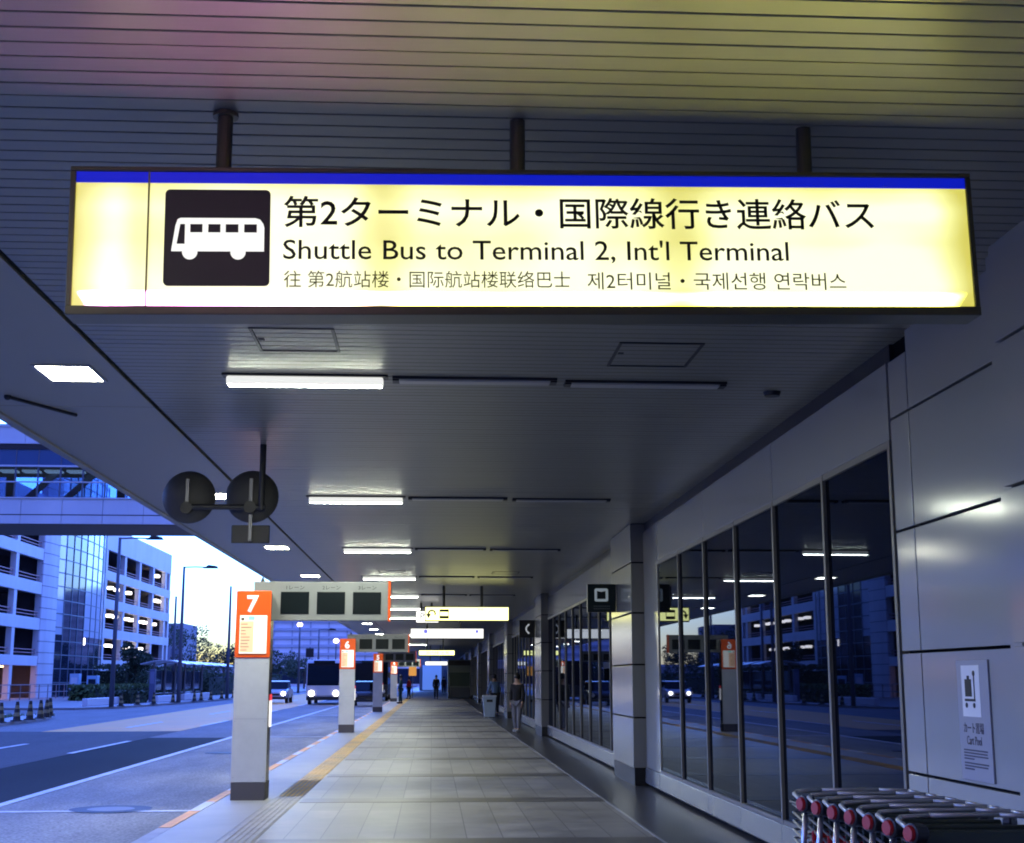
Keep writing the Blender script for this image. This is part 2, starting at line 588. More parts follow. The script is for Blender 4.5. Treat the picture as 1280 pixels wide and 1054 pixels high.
for hx0, hx1, hy0, hy1 in ((-1.25, -0.68, 8.98, 9.64), (1.28, 1.88, 9.25, 9.98), (-1.2, -0.6, 30, 30.7), (1.3, 1.9, 30.2, 30.9)):
    h = MB()
    t = 0.022
    h.box(hx0, hx1, hy0, hy0 + t, CZ - 0.006, CZ + 0.01).box(hx0, hx1, hy1 - t, hy1, CZ - 0.006, CZ + 0.01)
    h.box(hx0, hx0 + t, hy0 + t, hy1 - t, CZ - 0.006, CZ + 0.01).box(hx1 - t, hx1, hy0 + t, hy1 - t, CZ - 0.006, CZ + 0.01)
    h.box(hx0 + 0.03, hx0 + 0.07, hy0 + 0.3, hy0 + 0.34, CZ - 0.006, CZ + 0.005)
    h.build('access_hatch', M_dark, can)
sdm = tag(MB().rod((2.75, 10.86, CZ + 0.005), (2.75, 10.86, CZ - 0.035), 0.075, 0.06, seg=20).build('smoke_detector', M_dark), 'small round dark detector on the ceiling near the wall', 'detector')

# ============================================================ BIG SIGN
sg = thing('lightbox_sign', 'big glowing yellow bus sign with blue strip, hung from the ceiling', 'sign', (0.395, 5.36, 2.975 + 0.0175 * 1.855))
sg.rotation_euler = (0, -0.0178, 0.012)
SW = 1.857
fr = MB()
fr.box(-SW, SW, -0.004, 0.15, -0.016, 0.022).box(-SW, SW, 0.0, 0.15, 0.583, 0.602)
fr.box(-SW, -SW + 0.022, 0.0, 0.15, 0.022, 0.583).box(SW - 0.022, SW, 0.0, 0.15, 0.022, 0.583)
fr.build('frame', M_signbody, sg, bevel=0.004)
MB().box(-SW + 0.03, SW - 0.03, 0.138, 0.152, 0.03, 0.575).build('back_plate', M_signbody, sg)
mfce = bpy.data.materials.new('backlit face')
mfce.use_nodes = True
nt = mfce.node_tree
L = nt.links.new
pb = nt.nodes['Principled BSDF']
pb.inputs['Base Color'].default_value = (0.75, 0.74, 0.6, 1)
pb.inputs['Roughness'].default_value = 0.35
tc = nt.nodes.new('ShaderNodeTexCoord')
sx = nt.nodes.new('ShaderNodeSeparateXYZ')
L(tc.outputs['Object'], sx.inputs[0])


def ramp(src, lo, hi, stops):
    m_ = nt.nodes.new('ShaderNodeMapRange')
    m_.inputs['From Min'].default_value = lo
    m_.inputs['From Max'].default_value = hi
    L(src, m_.inputs['Value'])
    r_ = nt.nodes.new('ShaderNodeValToRGB')
    r_.color_ramp.interpolation = 'EASE'
    els = r_.color_ramp.elements
    while len(els) < len(stops):
        els.new(0.5)
    for e, (p_, v_) in zip(els, stops):
        e.position = p_
        e.color = (v_, v_, v_, 1)
    L(m_.outputs[0], r_.inputs[0])
    return r_.outputs[0]


# three tubes end to end behind the face: dim at the joints and at both ends, two rows of tubes
def ux(px):
    return (px - 97) / (1209 - 97)


rx = ramp(sx.outputs[0], -SW, SW, [(0.0, 0.25), (ux(150), 0.92), (ux(182), 0.62), (ux(200), 0.8), (ux(260), 1.1), (ux(420), 1.1), (ux(470), 0.52), (ux(520), 0.95), (ux(620), 0.85), (ux(700), 1.05), (ux(770), 0.9), (ux(838), 0.5), (ux(900), 0.9), (ux(1040), 1.0), (ux(1150), 0.95), (1.0, 0.22)])
rz = ramp(sx.outputs[2], 0.0, 0.60, [(0.03, 0.62), (0.2, 1.15), (0.42, 0.95), (0.5, 0.82), (0.60, 0.9), (0.72, 1.08), (0.84, 0.78), (0.90, 0.5)])
nz = nt.nodes.new('ShaderNodeTexNoise')
nz.inputs['Scale'].default_value = 2.2
nz.inputs['Detail'].default_value = 2
L(tc.outputs['Object'], nz.inputs['Vector'])
nr = nt.nodes.new('ShaderNodeMapRange')
nr.inputs['From Min'].default_value = 0.3
nr.inputs['From Max'].default_value = 0.7
nr.inputs['To Min'].default_value = 0.8
nr.inputs['To Max'].default_value = 1.2
L(nz.outputs['Fac'], nr.inputs['Value'])
m1 = nt.nodes.new('ShaderNodeMath')
m1.operation = 'MULTIPLY'
L(rx, m1.inputs[0])
L(rz, m1.inputs[1])
m2 = nt.nodes.new('ShaderNodeMath')
m2.operation = 'MULTIPLY'
L(m1.outputs[0], m2.inputs[0])
L(nr.outputs[0], m2.inputs[1])
cr = nt.nodes.new('ShaderNodeValToRGB')
e = cr.color_ramp.elements
e[0].position = 0.25
e[0].color = (0.66, 0.60, 0.06, 1)
e[1].position = 1.0
e[1].color = (1.22, 1.24, 0.80, 1)
e2 = e.new(0.6)
e2.color = (0.98, 0.98, 0.34, 1)
L(m2.outputs[0], cr.inputs[0])
# added glow along the lower edge, clear of the lettering, to light the slats
hot = nt.nodes.new('ShaderNodeMapRange')
hot.inputs['From Min'].default_value = 0.30
hot.inputs['From Max'].default_value = 0.95
L(m2.outputs[0], hot.inputs['Value'])
b1 = ramp(sx.outputs[2], 0.0, 0.60, [(0.0, 1.0), (0.10, 1.0), (0.15, 0.0), (1.0, 0.0)])
b2 = ramp(sx.outputs[0], -SW, SW, [(0.0, 0.0), (0.075, 0.0), (0.10, 0.0), (0.935, 0.0), (0.955, 0.0), (1.0, 0.0)])


def math_(op, a_, b_):
    n_ = nt.nodes.new('ShaderNodeMath')
    n_.operation = op
    L(a_, n_.inputs[0])
    L(b_, n_.inputs[1])
    return n_.outputs[0]


boost = math_('MULTIPLY', math_('MAXIMUM', b1, b2), hot.outputs[0])     # only where the face is bright already
side = ramp(sx.outputs[0], -SW, SW, [(0.0, 0.0), (0.18, 0.0), (0.40, 1.0), (1.0, 1.0)])
hc = nt.nodes.new('ShaderNodeMix')                 # added glow is pink at the left, yellow elsewhere, to tint the slats
hc.data_type = 'RGBA'
hc.inputs['A'].default_value = (95.0, 25.0, 80.0, 1)
hc.inputs['B'].default_value = (62.0, 57.0, 4.0, 1)
L(side, hc.inputs['Factor'])
ad = nt.nodes.new('ShaderNodeMix')
ad.data_type = 'RGBA'
ad.blend_type = 'ADD'
ad.clamp_result = False
L(boost, ad.inputs['Factor'])
L(cr.outputs[0], ad.inputs['A'])
L(hc.outputs['Result'], ad.inputs['B'])
L(ad.outputs['Result'], pb.inputs['Emission Color'])
pb.inputs['Emission Strength'].default_value = 1.0 * K
fo = MB().box(-SW + 0.022, SW - 0.022, 0.012, 0.03, 0.022, 0.536).build('light_face', mfce, sg)
MB().box(-SW + 0.022, SW - 0.022, 0.010, 0.03, 0.537, 0.582).build('blue_strip', emit('blue strip', (0.003, 0.012, 0.60), 0.75), sg)
MB().box(-1.5495, -1.5425, 0.006, 0.02, 0.022, 0.582).build('face_joint', mat('face joint', (0.25, 0.22, 0.08), rough=0.5), sg)


def lx(x):
    return x - 0.395


pl = MB().prism(rrect(lx(-1.085), lx(-0.665), 0.105, 0.508, 0.02), 'y', 0.0065, 0.014).build('pictogram_plate', M_plate, sg)
px0, pz0, ps = lx(-1.085), 0.105, 0.42


def P(u, w):
    return (px0 + u * ps, pz0 + w * 0.403)


body = [P(0.07, .355), P(0.105, .62), P(0.125, .685), P(0.15, .70), P(0.86, .70), P(0.905, .685), P(.935, .64), P(.945, .60), P(.945, .355)]
bus = MB().prism(body, 'y', 0.004, 0.0075)
for c in (0.245, 0.70):
    wx, wz = P(c, 0.345)
    bus.prism(arc(wx, wz, 0.030, 0, 360, 24)[:-1], 'y', 0.0035, 0.007)
bus.build('bus_symbol', emit('bus symbol', (0.95, 0.98, 0.88), 0.98), pl)
wn = MB()
wn.prism([P(.12, .43), P(.15, .635), P(.195, .635), P(.195, .43)], 'y', 0.0025, 0.006)
for a, b in ((.245, .36), (.415, .53), (.58, .70), (.755, .875)):
    wn.prism([P(a, .55), P(a, .635), P(b, .635), P(b, .55)], 'y', 0.0025, 0.006)
wn.build('bus_symbol_windows', M_plate, pl)
text('lettering', '第2ターミナル・国際線行き連絡バス', M_ink, sg, lx(-0.612), 0.352, y=0.0115, width=2.44, height=0.134, bold=0.010)
text('lettering', "Shuttle Bus to Terminal 2, Int'l Terminal", M_ink, sg, lx(-0.612), 0.205, y=0.0115, width=2.07, height=0.098, bold=0.004)
M_ink3 = mat('sign ink thin', (0.09, 0.09, 0.035), rough=0.5, spec=0.3)
text('lettering', '往 第2航站楼・国际航站楼联络巴士', M_ink3, sg, lx(-0.608), 0.100, y=0.0115, width=1.155, height=0.071, bold=0.0)
text('lettering', '제2터미널・국제선행 연락버스', M_ink3, sg, lx(0.618), 0.094, y=0.0115, width=1.075, height=0.073, bold=0.0)
for rx_ in (-0.866, 0.345, 1.565):
    rd = MB().rod((lx(rx_), 0.075, 0.60), (lx(rx_) + 0.0178 * 0.3, 0.075, 0.905), 0.032, seg=16).build('hanging_rod', M_signbody, sg, smooth=False)
    MB().rod((lx(rx_) + 0.005, 0.075, 0.845), (lx(rx_) + 0.005, 0.075, 0.862), 0.052, seg=20).build('flange', M_signbody, rd)

# ============================================================ CEILING LIGHTS
ORD = ['first', 'second', 'third', 'fourth', 'fifth', 'sixth', 'seventh', 'eighth', 'ninth', 'tenth', 'eleventh', 'twelfth', 'thirteenth', 'fourteenth', 'fifteenth', 'sixteenth', 'seventeenth']


def make_lit():
    t = thing('tube_light', 'x', 'ceiling light', (0, 0, CZ))
    MB().box(-0.635, 0.635, -0.065, 0.065, -0.016, 0.004).build('housing', M_dark, t, bevel=0.004)
    MB().box(-0.60, 0.60, -0.055, 0.055, -0.082, -0.0165).build('tube', M_tubeside, t, bevel=0.014)
    MB().quad((-0.585, -0.04, -0.0835), (0.585, -0.04, -0.0835), (0.585, 0.04, -0.0835), (-0.585, 0.04, -0.0835)).build('lens', M_tube, t)
    return t


def make_unlit(w=1.28):
    t = thing('tube_light', 'x', 'ceiling light', (0, 0, CZ))
    h = MB()
    a = w / 2
    h.box(-a, a, -0.085, -0.060, -0.018, 0.004).box(-a, a, 0.060, 0.085, -0.018, 0.004).box(-a, -a + 0.05, -0.06, 0.06, -0.03, 0.004).box(a - 0.05, a, -0.06, 0.06, -0.03, 0.004)
    h.build('housing', M_dark, t)
    MB().box(-a + 0.05, a - 0.05, -0.06, 0.06, -0.034, 0.003).build('diffuser', M_offtube, t, bevel=0.012)
    return t


rows = [3.35, 10.45, 17.65, 24.75, 31.65, 38.6, 45.6, 52.6, 59.6, 66.6, 73.6, 80.6, 87.6, 94.6, 101.6, 108.6, 115.6]
lit_rows = rows[:8] + [73.6, 94.6]
lit0, un0 = make_lit(), make_unlit()
for i, y in enumerate(lit_rows):
    a = lit0 if i == 0 else copy_tree(lit0)
    a.location = (-1.0, y, CZ)
    where = 'overhead on the near side of the big sign' if i == 0 else ('nearest beyond the big yellow sign' if i == 1 else '%s in line beyond the big yellow sign' % ORD[i - 1])
    tag(a, 'lit white tube light, %s' % where, 'ceiling light', 'lit tube lights under the canopy')
    for j, x in enumerate((0.31, 1.66)):
        if i > 8 or (i == 0 and j == 1):
            continue
        b = un0 if (i == 0) else copy_tree(un0)
        b.location = (x, y + 0.12 * (j + 1) * 0.5, CZ)
        tag(b, 'unlit tube fitting %s, %s' % ('beside the lit tube' if j == 0 else 'nearest the wall', ('row before big sign' if i == 0 else '%s row beyond big sign' % ORD[i - 1])), 'ceiling light', 'unlit tube fittings under the canopy')
for ch in lit0.children:
    if ch.name.split('.')[0] in ('tube', 'lens'):
        ch.data = ch.data.copy()
        ch.data.materials.clear()
        ch.data.materials.append(M_tubepink if ch.name.startswith('lens') else M_tubepinkside)
s0 = thing('downlight', 'x', 'ceiling light', (0, 0, CZ))
h = MB()
h.box(-0.22, 0.22, -0.28, -0.255, -0.012, 0.004).box(-0.22, 0.22, 0.255, 0.28, -0.012, 0.004).box(-0.22, -0.195, -0.255, 0.255, -0.012, 0.004).box(0.195, 0.22, -0.255, 0.255, -0.012, 0.004)
h.build('rim', M_offtube, s0)
MB().box(-0.195, 0.195, -0.255, 0.255, -0.006, 0.003).build('diffuser', M_soflight, s0)
for i, y in enumerate(rows):
    a = s0 if i == 0 else copy_tree(s0)
    a.location = (-2.79, y, CZ)
    tag(a, 'square lit panel in the road side soffit, %s from the near end' % ORD[i], 'ceiling light', 'square soffit lights')

# ============================================================ TERMINAL BUILDING
WX = 3.15
tb = thing('terminal_building', 'terminal building side with grey panels and dark glass along the walkway', 'building', (0, 0, 0))
ZJ = (0.27, 0.94, 1.72, 2.53, 3.31, 3.95)
# near clad wall block with joints
wc = MB()
gp = 0.009
YJ = [(-45, 2.6), (2.6, 5.0), (5.0, 7.02)]
for (za, zb) in zip(ZJ[:-1], ZJ[1:]):
    wc.box(WX, WX + 0.05, 7.402, 8.83 - gp, za + gp, zb - gp)
    wc.box(WX, WX + 0.05, 8.83 + gp, 9.20 - 0.01, za + gp, min(zb, 3.72) - gp)
    wc.box(WX - 0.004, WX + 0.05, 7.22 + 0.006, 7.40 - 0.020, za - 0.0, zb - 0.0005)
    for ya, yb in YJ:
        wc.box(WX - 0.16, WX + 0.05, ya + gp, yb - gp, za + gp, zb - gp)
wc.box(WX, WX + 0.05, 7.40 + gp, 9.19, 0.02, 0.27 - gp)
wc.box(WX - 0.16, WX + 0.05, -45, 7.0, 0.02, 0.27 - gp)
wc.build('wall_cladding', M_clad, tb, bevel=0.004)
MB().box(WX - 0.002, WX + 0.052, 7.381, 7.401, 0.02, 3.95).build('upright_joint', M_gap, tb)
MB().box(WX + 0.056, WX + 0.4, -45, 175, -0.3, 4.6).build('wall_core', M_gap, tb)
MB().box(WX + 0.41, 40, -45, 175, 4.55, 22).build('upper_storeys', M_concrete, tb)
MB().box(WX - 0.10, WX + 0.03, 7.05, 7.20, 0.02, 3.95).build('corner_post', M_clad, tb, bevel=0.006)
# window strips
M_sill = mat('sill panel', (0.17, 0.175, 0.175), rough=0.18, spec=0.7, bump=0.03, bscale=3)


def window(ya, yb):
    w = MB().box(WX + 0.016, WX + 0.05, ya + 0.02, yb - 0.02, 0.29, 3.16).build('window', M_glass, tb)
    f = MB()
    f.box(WX - 0.012, WX + 0.06, ya - 0.024, ya + 0.024, 0.27, 3.17)
    f.box(WX - 0.008, WX + 0.06, ya + 0.028, yb - 0.028, 3.12, 3.17).box(WX - 0.008, WX + 0.06, ya + 0.028, yb - 0.028, 0.27, 0.31)
    f.build('frame', M_frame, w)


spans = [(9.23, 19.25, 6)]
PY = [20.55 + 17.35 * k for k in range(8)]
for k in range(7):
    spans.append((PY[k] + 2.35, PY[k + 1], 9))
for (a, b, nn) in spans:
    st = (b - a) / nn
    fas, sil = MB(), MB()
    for i in range(nn):
        window(a + i * st, a + (i + 1) * st)
        sil.box(WX - 0.02, WX + 0.05, a + i * st + 0.004, a + (i + 1) * st - 0.004, 0.05, 0.268)
        if i % 2 == 0:
            fas.box(WX, WX + 0.05, a + i * st + 0.005, min(b, a + (i + 2) * st) - 0.005, 3.175, 3.72)
    fas.build('fascia_panel', M_clad, tb, bevel=0.004)
    sil.build('sill', M_sill, tb, bevel=0.004)
MB().box(WX, WX + 0.05, 19.28, 20.54, 0.27, 3.72).build('jamb_panel', M_clad, tb, bevel=0.004)
MB().box(WX - 0.02, WX + 0.05, 19.28, 20.54, 0.05, 0.266).build('sill', M_sill, tb, bevel=0.004)
MB().box(WX + 0.02, WX + 0.055, 9.2, 175, 3.725, CZ).build('shadow_gap', M_dark, tb)

# piers
for k in range(7):
    y = PY[k]
    where = ('nearest grey clad pier, carrying the square bus waiting sign', 'second grey clad pier, carrying the black telephone sign', 'third grey clad pier, beside the standing person', 'fourth grey clad pier beyond the blue bin')
    pr = thing('clad_pier', where[k] if k < 4 else 'far grey clad pier deep in the dim end of the walkway', 'pillar', (0, y, 0), 0, 'clad piers along the glass wall')
    b = MB()
    for (za, zb) in ((0.25, 0.98), (0.98, 1.75), (1.75, 2.51), (2.51, 3.26), (3.26, CZ)):
        b.box(2.96, 3.36, 0, 2.32, za + 0.011, zb - 0.011)
    MB().box(2.985, 3.33, 0.02, 2.30, 0.0, CZ - 0.002).build('joint_core', M_gap, pr)
    b.build('cladding', M_pier, pr, bevel=0.006)
    MB().box(2.975, 3.345, 0.01, 2.31, 0.002, 0.25).build('plinth', M_black, pr)

# wall notice: cart pool
cs = thing('wall_notice', 'pale cart pool notice with a trolley symbol on the clad wall', 'sign', (WX, 8.21, 0.97))
MB().box(-0.012, -0.0005, -0.47, 0.0, 0.0, 0.685).build('panel', mat('notice panel', (0.30, 0.31, 0.36), rough=0.4), cs, bevel=0.002)
wp = MB().box(-0.0135, -0.011, -0.345, -0.075, 0.36, 0.655).build('symbol_plate', M_white, cs)
sy = MB()
sy.prism([(-0.13, .475), (-0.225, .475), (-0.225, .575), (-0.13, .575)], 'x', -0.0165, -0.0135)
sy.prism([(-0.165, .575), (-0.195, .575), (-0.195, .595), (-0.165, .595)], 'x', -0.0165, -0.0135)
sy.prism([(-0.12, .448), (-0.275, .448), (-0.275, .462), (-0.12, .462)], 'x', -0.0165, -0.0135)
sy.prism([(-0.262, .462), (-0.272, .462), (-0.272, .605), (-0.262, .605)], 'x', -0.0165, -0.0135)
for c, zc, rr_ in ((-0.14, .425, .015), (-0.255, .425, .015), (-0.267, .608, .016)):
    sy.prism(arc(c, zc, rr_, 0, 360, 16)[:-1], 'x', -0.0165, -0.0135)
sy.build('trolley_symbol', M_ink, wp)
M_ink2 = mat('notice ink', (0.05, 0.05, 0.08), rough=0.5)
text('lettering', 'カート置場', M_ink2, cs, -0.07, 0.265, y=-0.0125, width=0.30, height=0.062, bold=0.01, facing='-x')
text('lettering', 'Cart Pool', M_ink2, cs, -0.11, 0.20, y=-0.0125, width=0.22, height=0.05, facing='-x')
lt = MB()
for i in range(7):
    zz = 0.165 - i * 0.0165 - (0.008 if i > 3 else 0)
    a = -0.055
    rnd = random.Random(i)
    end = -0.40 if i not in (3, 6) else -0.2
    while a > end:
        w_ = rnd.uniform(0.012, 0.02)
        lt.prism([(a, zz), (a - w_ * .8, zz), (a - w_ * .8, zz + .008), (a, zz + .008)], 'x', -0.0140, -0.012)
        a -= w_
lt.build('small_print', M_ink2, cs)

# projecting signs
wa = thing('projecting_sign', 'dark square sign with a white bus front symbol beside the nearest pier', 'sign', (2.955, 22.3, 2.6))
MB().box(-0.46, -0.002, -0.05, 0.05, 0, 0.45).build('box', mat('dark green sign', (0.006, 0.018, 0.016), rough=0.35), wa, bevel=0.004)
e_ = MB()
M_signgrey = emit('dim white symbol', (0.8, 0.95, 1.0), 0.16)
ox, oz = -0.235, 0.27
e_.prism([(ox - .095, oz - .10), (ox - .11, oz - .08), (ox - .11, oz + .09), (ox - .09, oz + .11), (ox - .07, oz + .11), (ox - .07, oz - .06)], 'y', -0.054, -0.05)
e_.prism([(ox + .095, oz - .10), (ox + .11, oz - .08), (ox + .11, oz + .09), (ox + .09, oz + .11), (ox + .07, oz + .11), (ox + .07, oz - .06)], 'y', -0.054, -0.05)
e_.prism([(ox - .07, oz + .07), (ox - .07, oz + .11), (ox + .07, oz + .11), (ox + .07, oz + .07), (ox, oz + .055)], 'y', -0.054, -0.05)
e_.prism([(ox - .09, oz - .10), (ox + .09, oz - .10), (ox + .07, oz - .06), (ox - .07, oz - .06)], 'y', -0.054, -0.05)
e_.build('bus_front_symbol', M_signgrey, wa)
lt = MB()
for i, zz in enumerate((0.085, 0.045)):
    a = -0.36
    while a < -0.11:
        lt.box(a, a + 0.022, -0.0525, -0.05, zz, zz + 0.02)
        a += 0.03
lt.build('small_print', mat('sign grey', (0.10, 0.12, 0.12), rough=0.5), wa)
ph = thing('projecting_sign', 'black square telephone sign with a white handset on the second pier', 'sign', (2.955, 40.0, 2.7))
MB().box(-0.46, -0.002, -0.05, 0.05, 0, 0.5).build('box', M_black, ph, bevel=0.004)
hs = MB()
pts = arc(-0.14, 0.25, 0.14, 120, 240, 12)
inner = arc(-0.14, 0.25, 0.10, 240, 120, 12)
hs.prism(pts + inner, 'y', -0.054, -0.05)
hs.box(-0.215, -0.165, -0.0545, -0.05, 0.345, 0.39).box(-0.215, -0.165, -0.0545, -0.05, 0.11, 0.155)
hs.build('handset_symbol', emit('handset white', (0.9, 0.95, 1.0), 0.35), ph)

# ============================================================ FAR HANGING SIGNS


def far_sign(x0, x1, z0, z1, y, m, label, kind):
    s = thing('hanging_sign', label, 'sign', ((x0 + x1) / 2, y, z0))
    a = (x1 - x0) / 2
    hh = z1 - z0
    MB().box(-a, a, 0.01, 0.16, 0, hh).build('housing', M_signbody, s, bevel=0.004)
    f_ = MB().box(-a + 0.02, a - 0.02, 0, 0.012, 0.03, hh - 0.03).build('light_face', m, s)
    for rx_ in (-a * 0.55, a * 0.35):
        MB().rod((rx_, 0.08, hh), (rx_, 0.08, CZ - z0 + 0.02), 0.035, seg=10).build('hanging_rod', M_signbody, s)
    return s, a, hh


s2, a, hh = far_sign(-0.20, 1.93, 2.96, 3.34, 35.0, M_signyel, 'glowing yellow sign with a U turn arrow and bus symbol', 's')
b = MB()
ar = arc(-a + 0.18, 0.19, 0.105, -25, 180, 14) + arc(-a + 0.18, 0.19, 0.062, 180, -25, 14)
b.prism(ar, 'y', -0.004, 0.0)
b.prism([(-a + 0.03, 0.19), (-a + 0.165, 0.19), (-a + 0.095, 0.07)], 'y', -0.0045, 0.0)
b.build('arrow_symbol', M_ink, s2)
b = MB().prism(rrect(-a + 0.37, -a + 0.61, 0.065, 0.305, 0.02), 'y', -0.005, 0.0).build('bus_plate', M_ink, s2)
MB().prism(rrect(-a + 0.385, -a + 0.595, 0.14, 0.235, 0.01), 'y', -0.008, -0.004).build('bus_symbol', M_signyel, b)
text('lettering', '連絡バスのりば', mat('far ink', (0.30, 0.28, 0.05), rough=0.5), s2, -a + 1.32, 0.27, y=-0.001, width=0.58, height=0.06)
s3, a, hh = far_sign(-0.80, 1.88, 2.97, 3.36, 51.0, M_signwhite, 'long white glowing sign with two small blue marks, behind the yellow one', 's')
b = MB().prism(arc(-a + 0.55, 0.27, 0.075, 0, 360, 20)[:-1], 'y', -0.004, 0).prism(arc(a - 0.25, 0.27, 0.06, 0, 360, 20)[:-1], 'y', -0.004, 0)
b.build('blue_mark', emit('blue mark', (0.25, 0.25, 1.0), 0.8), s3)
text('lettering', 'ターミナル', mat('far ink dark', (0.1, 0.1, 0.1), rough=0.5), s3, -0.05, 0.25, y=-0.001, width=0.6, height=0.075)
s4, a, hh = far_sign(-0.52, 0.2, 3.22, 3.62, 43.0, M_signwhite, 'small square white lit sign half hidden behind the yellow one', 's')
text('lettering', 'P', M_ink, s4, -0.22, 0.12, y=-0.001, height=0.2)
s5, a, hh = far_sign(-0.75, 1.25, 2.80, 3.10, 78.0, M_signyel, 'dim yellow lit sign far below the white one', 's')
text('lettering', '国内線 出発', M_ink, s5, -0.6, 0.08, y=-0.001, width=1.3, height=0.15)
s6, a, hh = far_sign(-0.5, 1.1, 2.45, 2.75, 100.0, M_signwhite, 'farthest small white lit sign at the end of the walkway', 's')

# ============================================================ STOP PYLONS


def make_pylon(num):
    t = thing('stop_pylon', 'x', 'bus stop', (0, 0, 0))
    MB().box(-0.225, 0.225, 0.0, 0.03, 0.23, 1.815).build('front_panel', M_pyl, t, bevel=0.006)
    MB().box(-0.215, 0.215, 0.031, 0.46, 0.231, 2.665).build('body', M_pylside, t, bevel=0.01)
    MB().box(-0.22, 0.22, 0.004, 0.462, 0.0, 0.229).build('plinth', M_plinth, t, bevel=0.004)
    sc_ = MB()
    for zz in (0.29, 1.0, 1.74):
        for xx in (-0.195, 0.195):
            sc_.rod((xx, -0.0015, zz), (xx, 0.004, zz), 0.008, seg=10)
    sc_.box(-0.225, 0.225, -0.0006, 0.002, 1.028, 1.033)
    sc_.build('fixings', M_steel, t)
    MB().box(-0.228, 0.228, -0.012, 0.03, 1.82, 2.69).build('orange_panel', M_orange, t, bevel=0.008)
    po = MB().box(-0.172, 0.182, -0.016, -0.0125, 1.87, 2.365).build('timetable', M_poster, t)
    MB().box(-0.165, 0.01, -0.0175, -0.0162, 1.885, 2.29).build('route_list', M_postercream, po)
    ln = MB()
    rnd = random.Random(3)
    for i in range(9):
        zz = 1.91 + i * 0.042
        ln.box(-0.155, -0.155 + rnd.uniform(0.06, 0.15), -0.0186, -0.0176, zz, zz + 0.009)
    ln.box(-0.155, -0.115, -0.0186, -0.0166, 2.30, 2.335)
    ln.build('printed_lines', mat('print grey', (0.12, 0.09, 0.07), rough=0.6), po)
    MB().box(-0.06, 0.02, -0.0186, -0.0163, 2.305, 2.355).build('green_mark', emit('mint mark', (0.3, 1.0, 0.75), 0.9), po)
    MB().box(-0.178, 0.185, -0.020, -0.0126, 1.858, 1.869).build('poster_rail', M_dark, t)
    text('number', str(num), M_numwhite, t, -0.012, 2.515, y=-0.0135, height=0.225, bold=0.035, center=True)
    # lit panel on the walkway side
    MB().box(0.216, 0.226, 0.28, 0.45, 0.92, 1.26).build('side_light', emit('side light', (1.0, 0.96, 0.95), 1.4), t)
    MB().box(0.216, 0.226, 0.28, 0.45, 1.262, 1.34).build('side_red_light', M_redlit, t)
    # arm with three screens
    am = MB().box(-0.03, 1.76, 0.20, 0.44, 2.31, 2.825).build('display_arm', mat('arm panel', (0.24, 0.25, 0.25), rough=0.45, var=0.06, vscale=3), t, bevel=0.006)
    MB().box(1.762, 1.79, 0.19, 0.45, 2.30, 2.835).build('end_cap', M_orange, t)
    for i, x in enumerate((0.33, 0.81, 1.29)):
        MB().box(x, x + 0.375, 0.192, 0.199, 2.395, 2.69).build('screen', M_screen, am, bevel=0.003)
        text('lettering', '%dレーン' % (i + 1), mat('lane ink', (0.02, 0.03, 0.03), rough=0.6), am, x + 0.07, 2.722, y=0.199, width=0.24, height=0.05)
    MB().rod((0.07, 0.3, 2.825), (0.07, 0.3, 2.90), 0.035, 0.004, seg=8).build('bird_spike', M_dark, t)
    return t


for num, x, y, lab in ((7, -2.36, 18.46, 'nearest grey bus stop pylon with an orange top numbered 7'),
                       (6, -2.475, 41.0, 'second grey bus stop pylon, orange top numbered 6'),
                       (5, -2.54, 66.0, 'third grey bus stop pylon, orange top numbered 5'),
                       (4, -2.58, 95.0, 'farthest grey bus stop pylon, small with a bright white poster')):
    t = make_pylon(num)
    t.location = (x, y, 0)
    tag(t, lab, 'bus stop', 'numbered bus stop pylons along the kerb')

# ============================================================ MIRRORS
mr_ = thing('convex_mirror', 'pair of round traffic mirrors seen from behind, hung from the canopy', 'mirror', (-1.82, 13.8, 0))


def disc(cx, cz):
    d = MB()
    n_ = 36
    prof = [(0.0, -0.07), (0.10, -0.06), (0.20, -0.035), (0.255, 0.0), (0.265, 0.02), (0.255, 0.035), (0.0, 0.05)]
    ring = []
    for r_, yy in prof:
        ring.append(len(d.v))
        for i in range(n_):
            a_ = 2 * math.pi * i / n_
            d.v.append((cx + r_ * math.cos(a_), yy, cz + r_ * math.sin(a_)))
    for a_, b_ in zip(ring[:-1], ring[1:]):
        for i in range(n_):
            j = (i + 1) % n_
            d.f.append((a_ + i, a_ + j, b_ + j, b_ + i))
    o = d.build('mirror', M_mirback, mr_, smooth=True)
    MB().box(cx - 0.016, cx + 0.016, -0.10, -0.06, cz - 0.12, cz + 0.17).build('bracket', M_mirback2, o)
    MB().rod((cx, -0.06, cz - 0.12), (cx, -0.13, cz - 0.12), 0.06, seg=16).build('clamp', M_dark, o)


disc(0.0, 3.34)
disc(-0.625, 3.33)
MB().rod((-0.66, -0.10, 3.22), (0.15, -0.10, 3.22), 0.028, seg=12).build('cross_bar', M_dark, mr_)
MB().rod((0.11, -0.10, 3.19), (0.11, -0.10, 3.86), 0.032, seg=14).build('hanger_pole', M_dark, mr_)
MB().box(-0.19, 0.19, -0.02, 0.0, 2.87, 3.05).build('plate', M_mirback, mr_, bevel=0.01)
MB().box(-0.016, 0.016, -0.06, -0.021, 2.89, 3.16).build('plate_bracket', M_mirback2, mr_)

# ============================================================ LUGGAGE CARTS


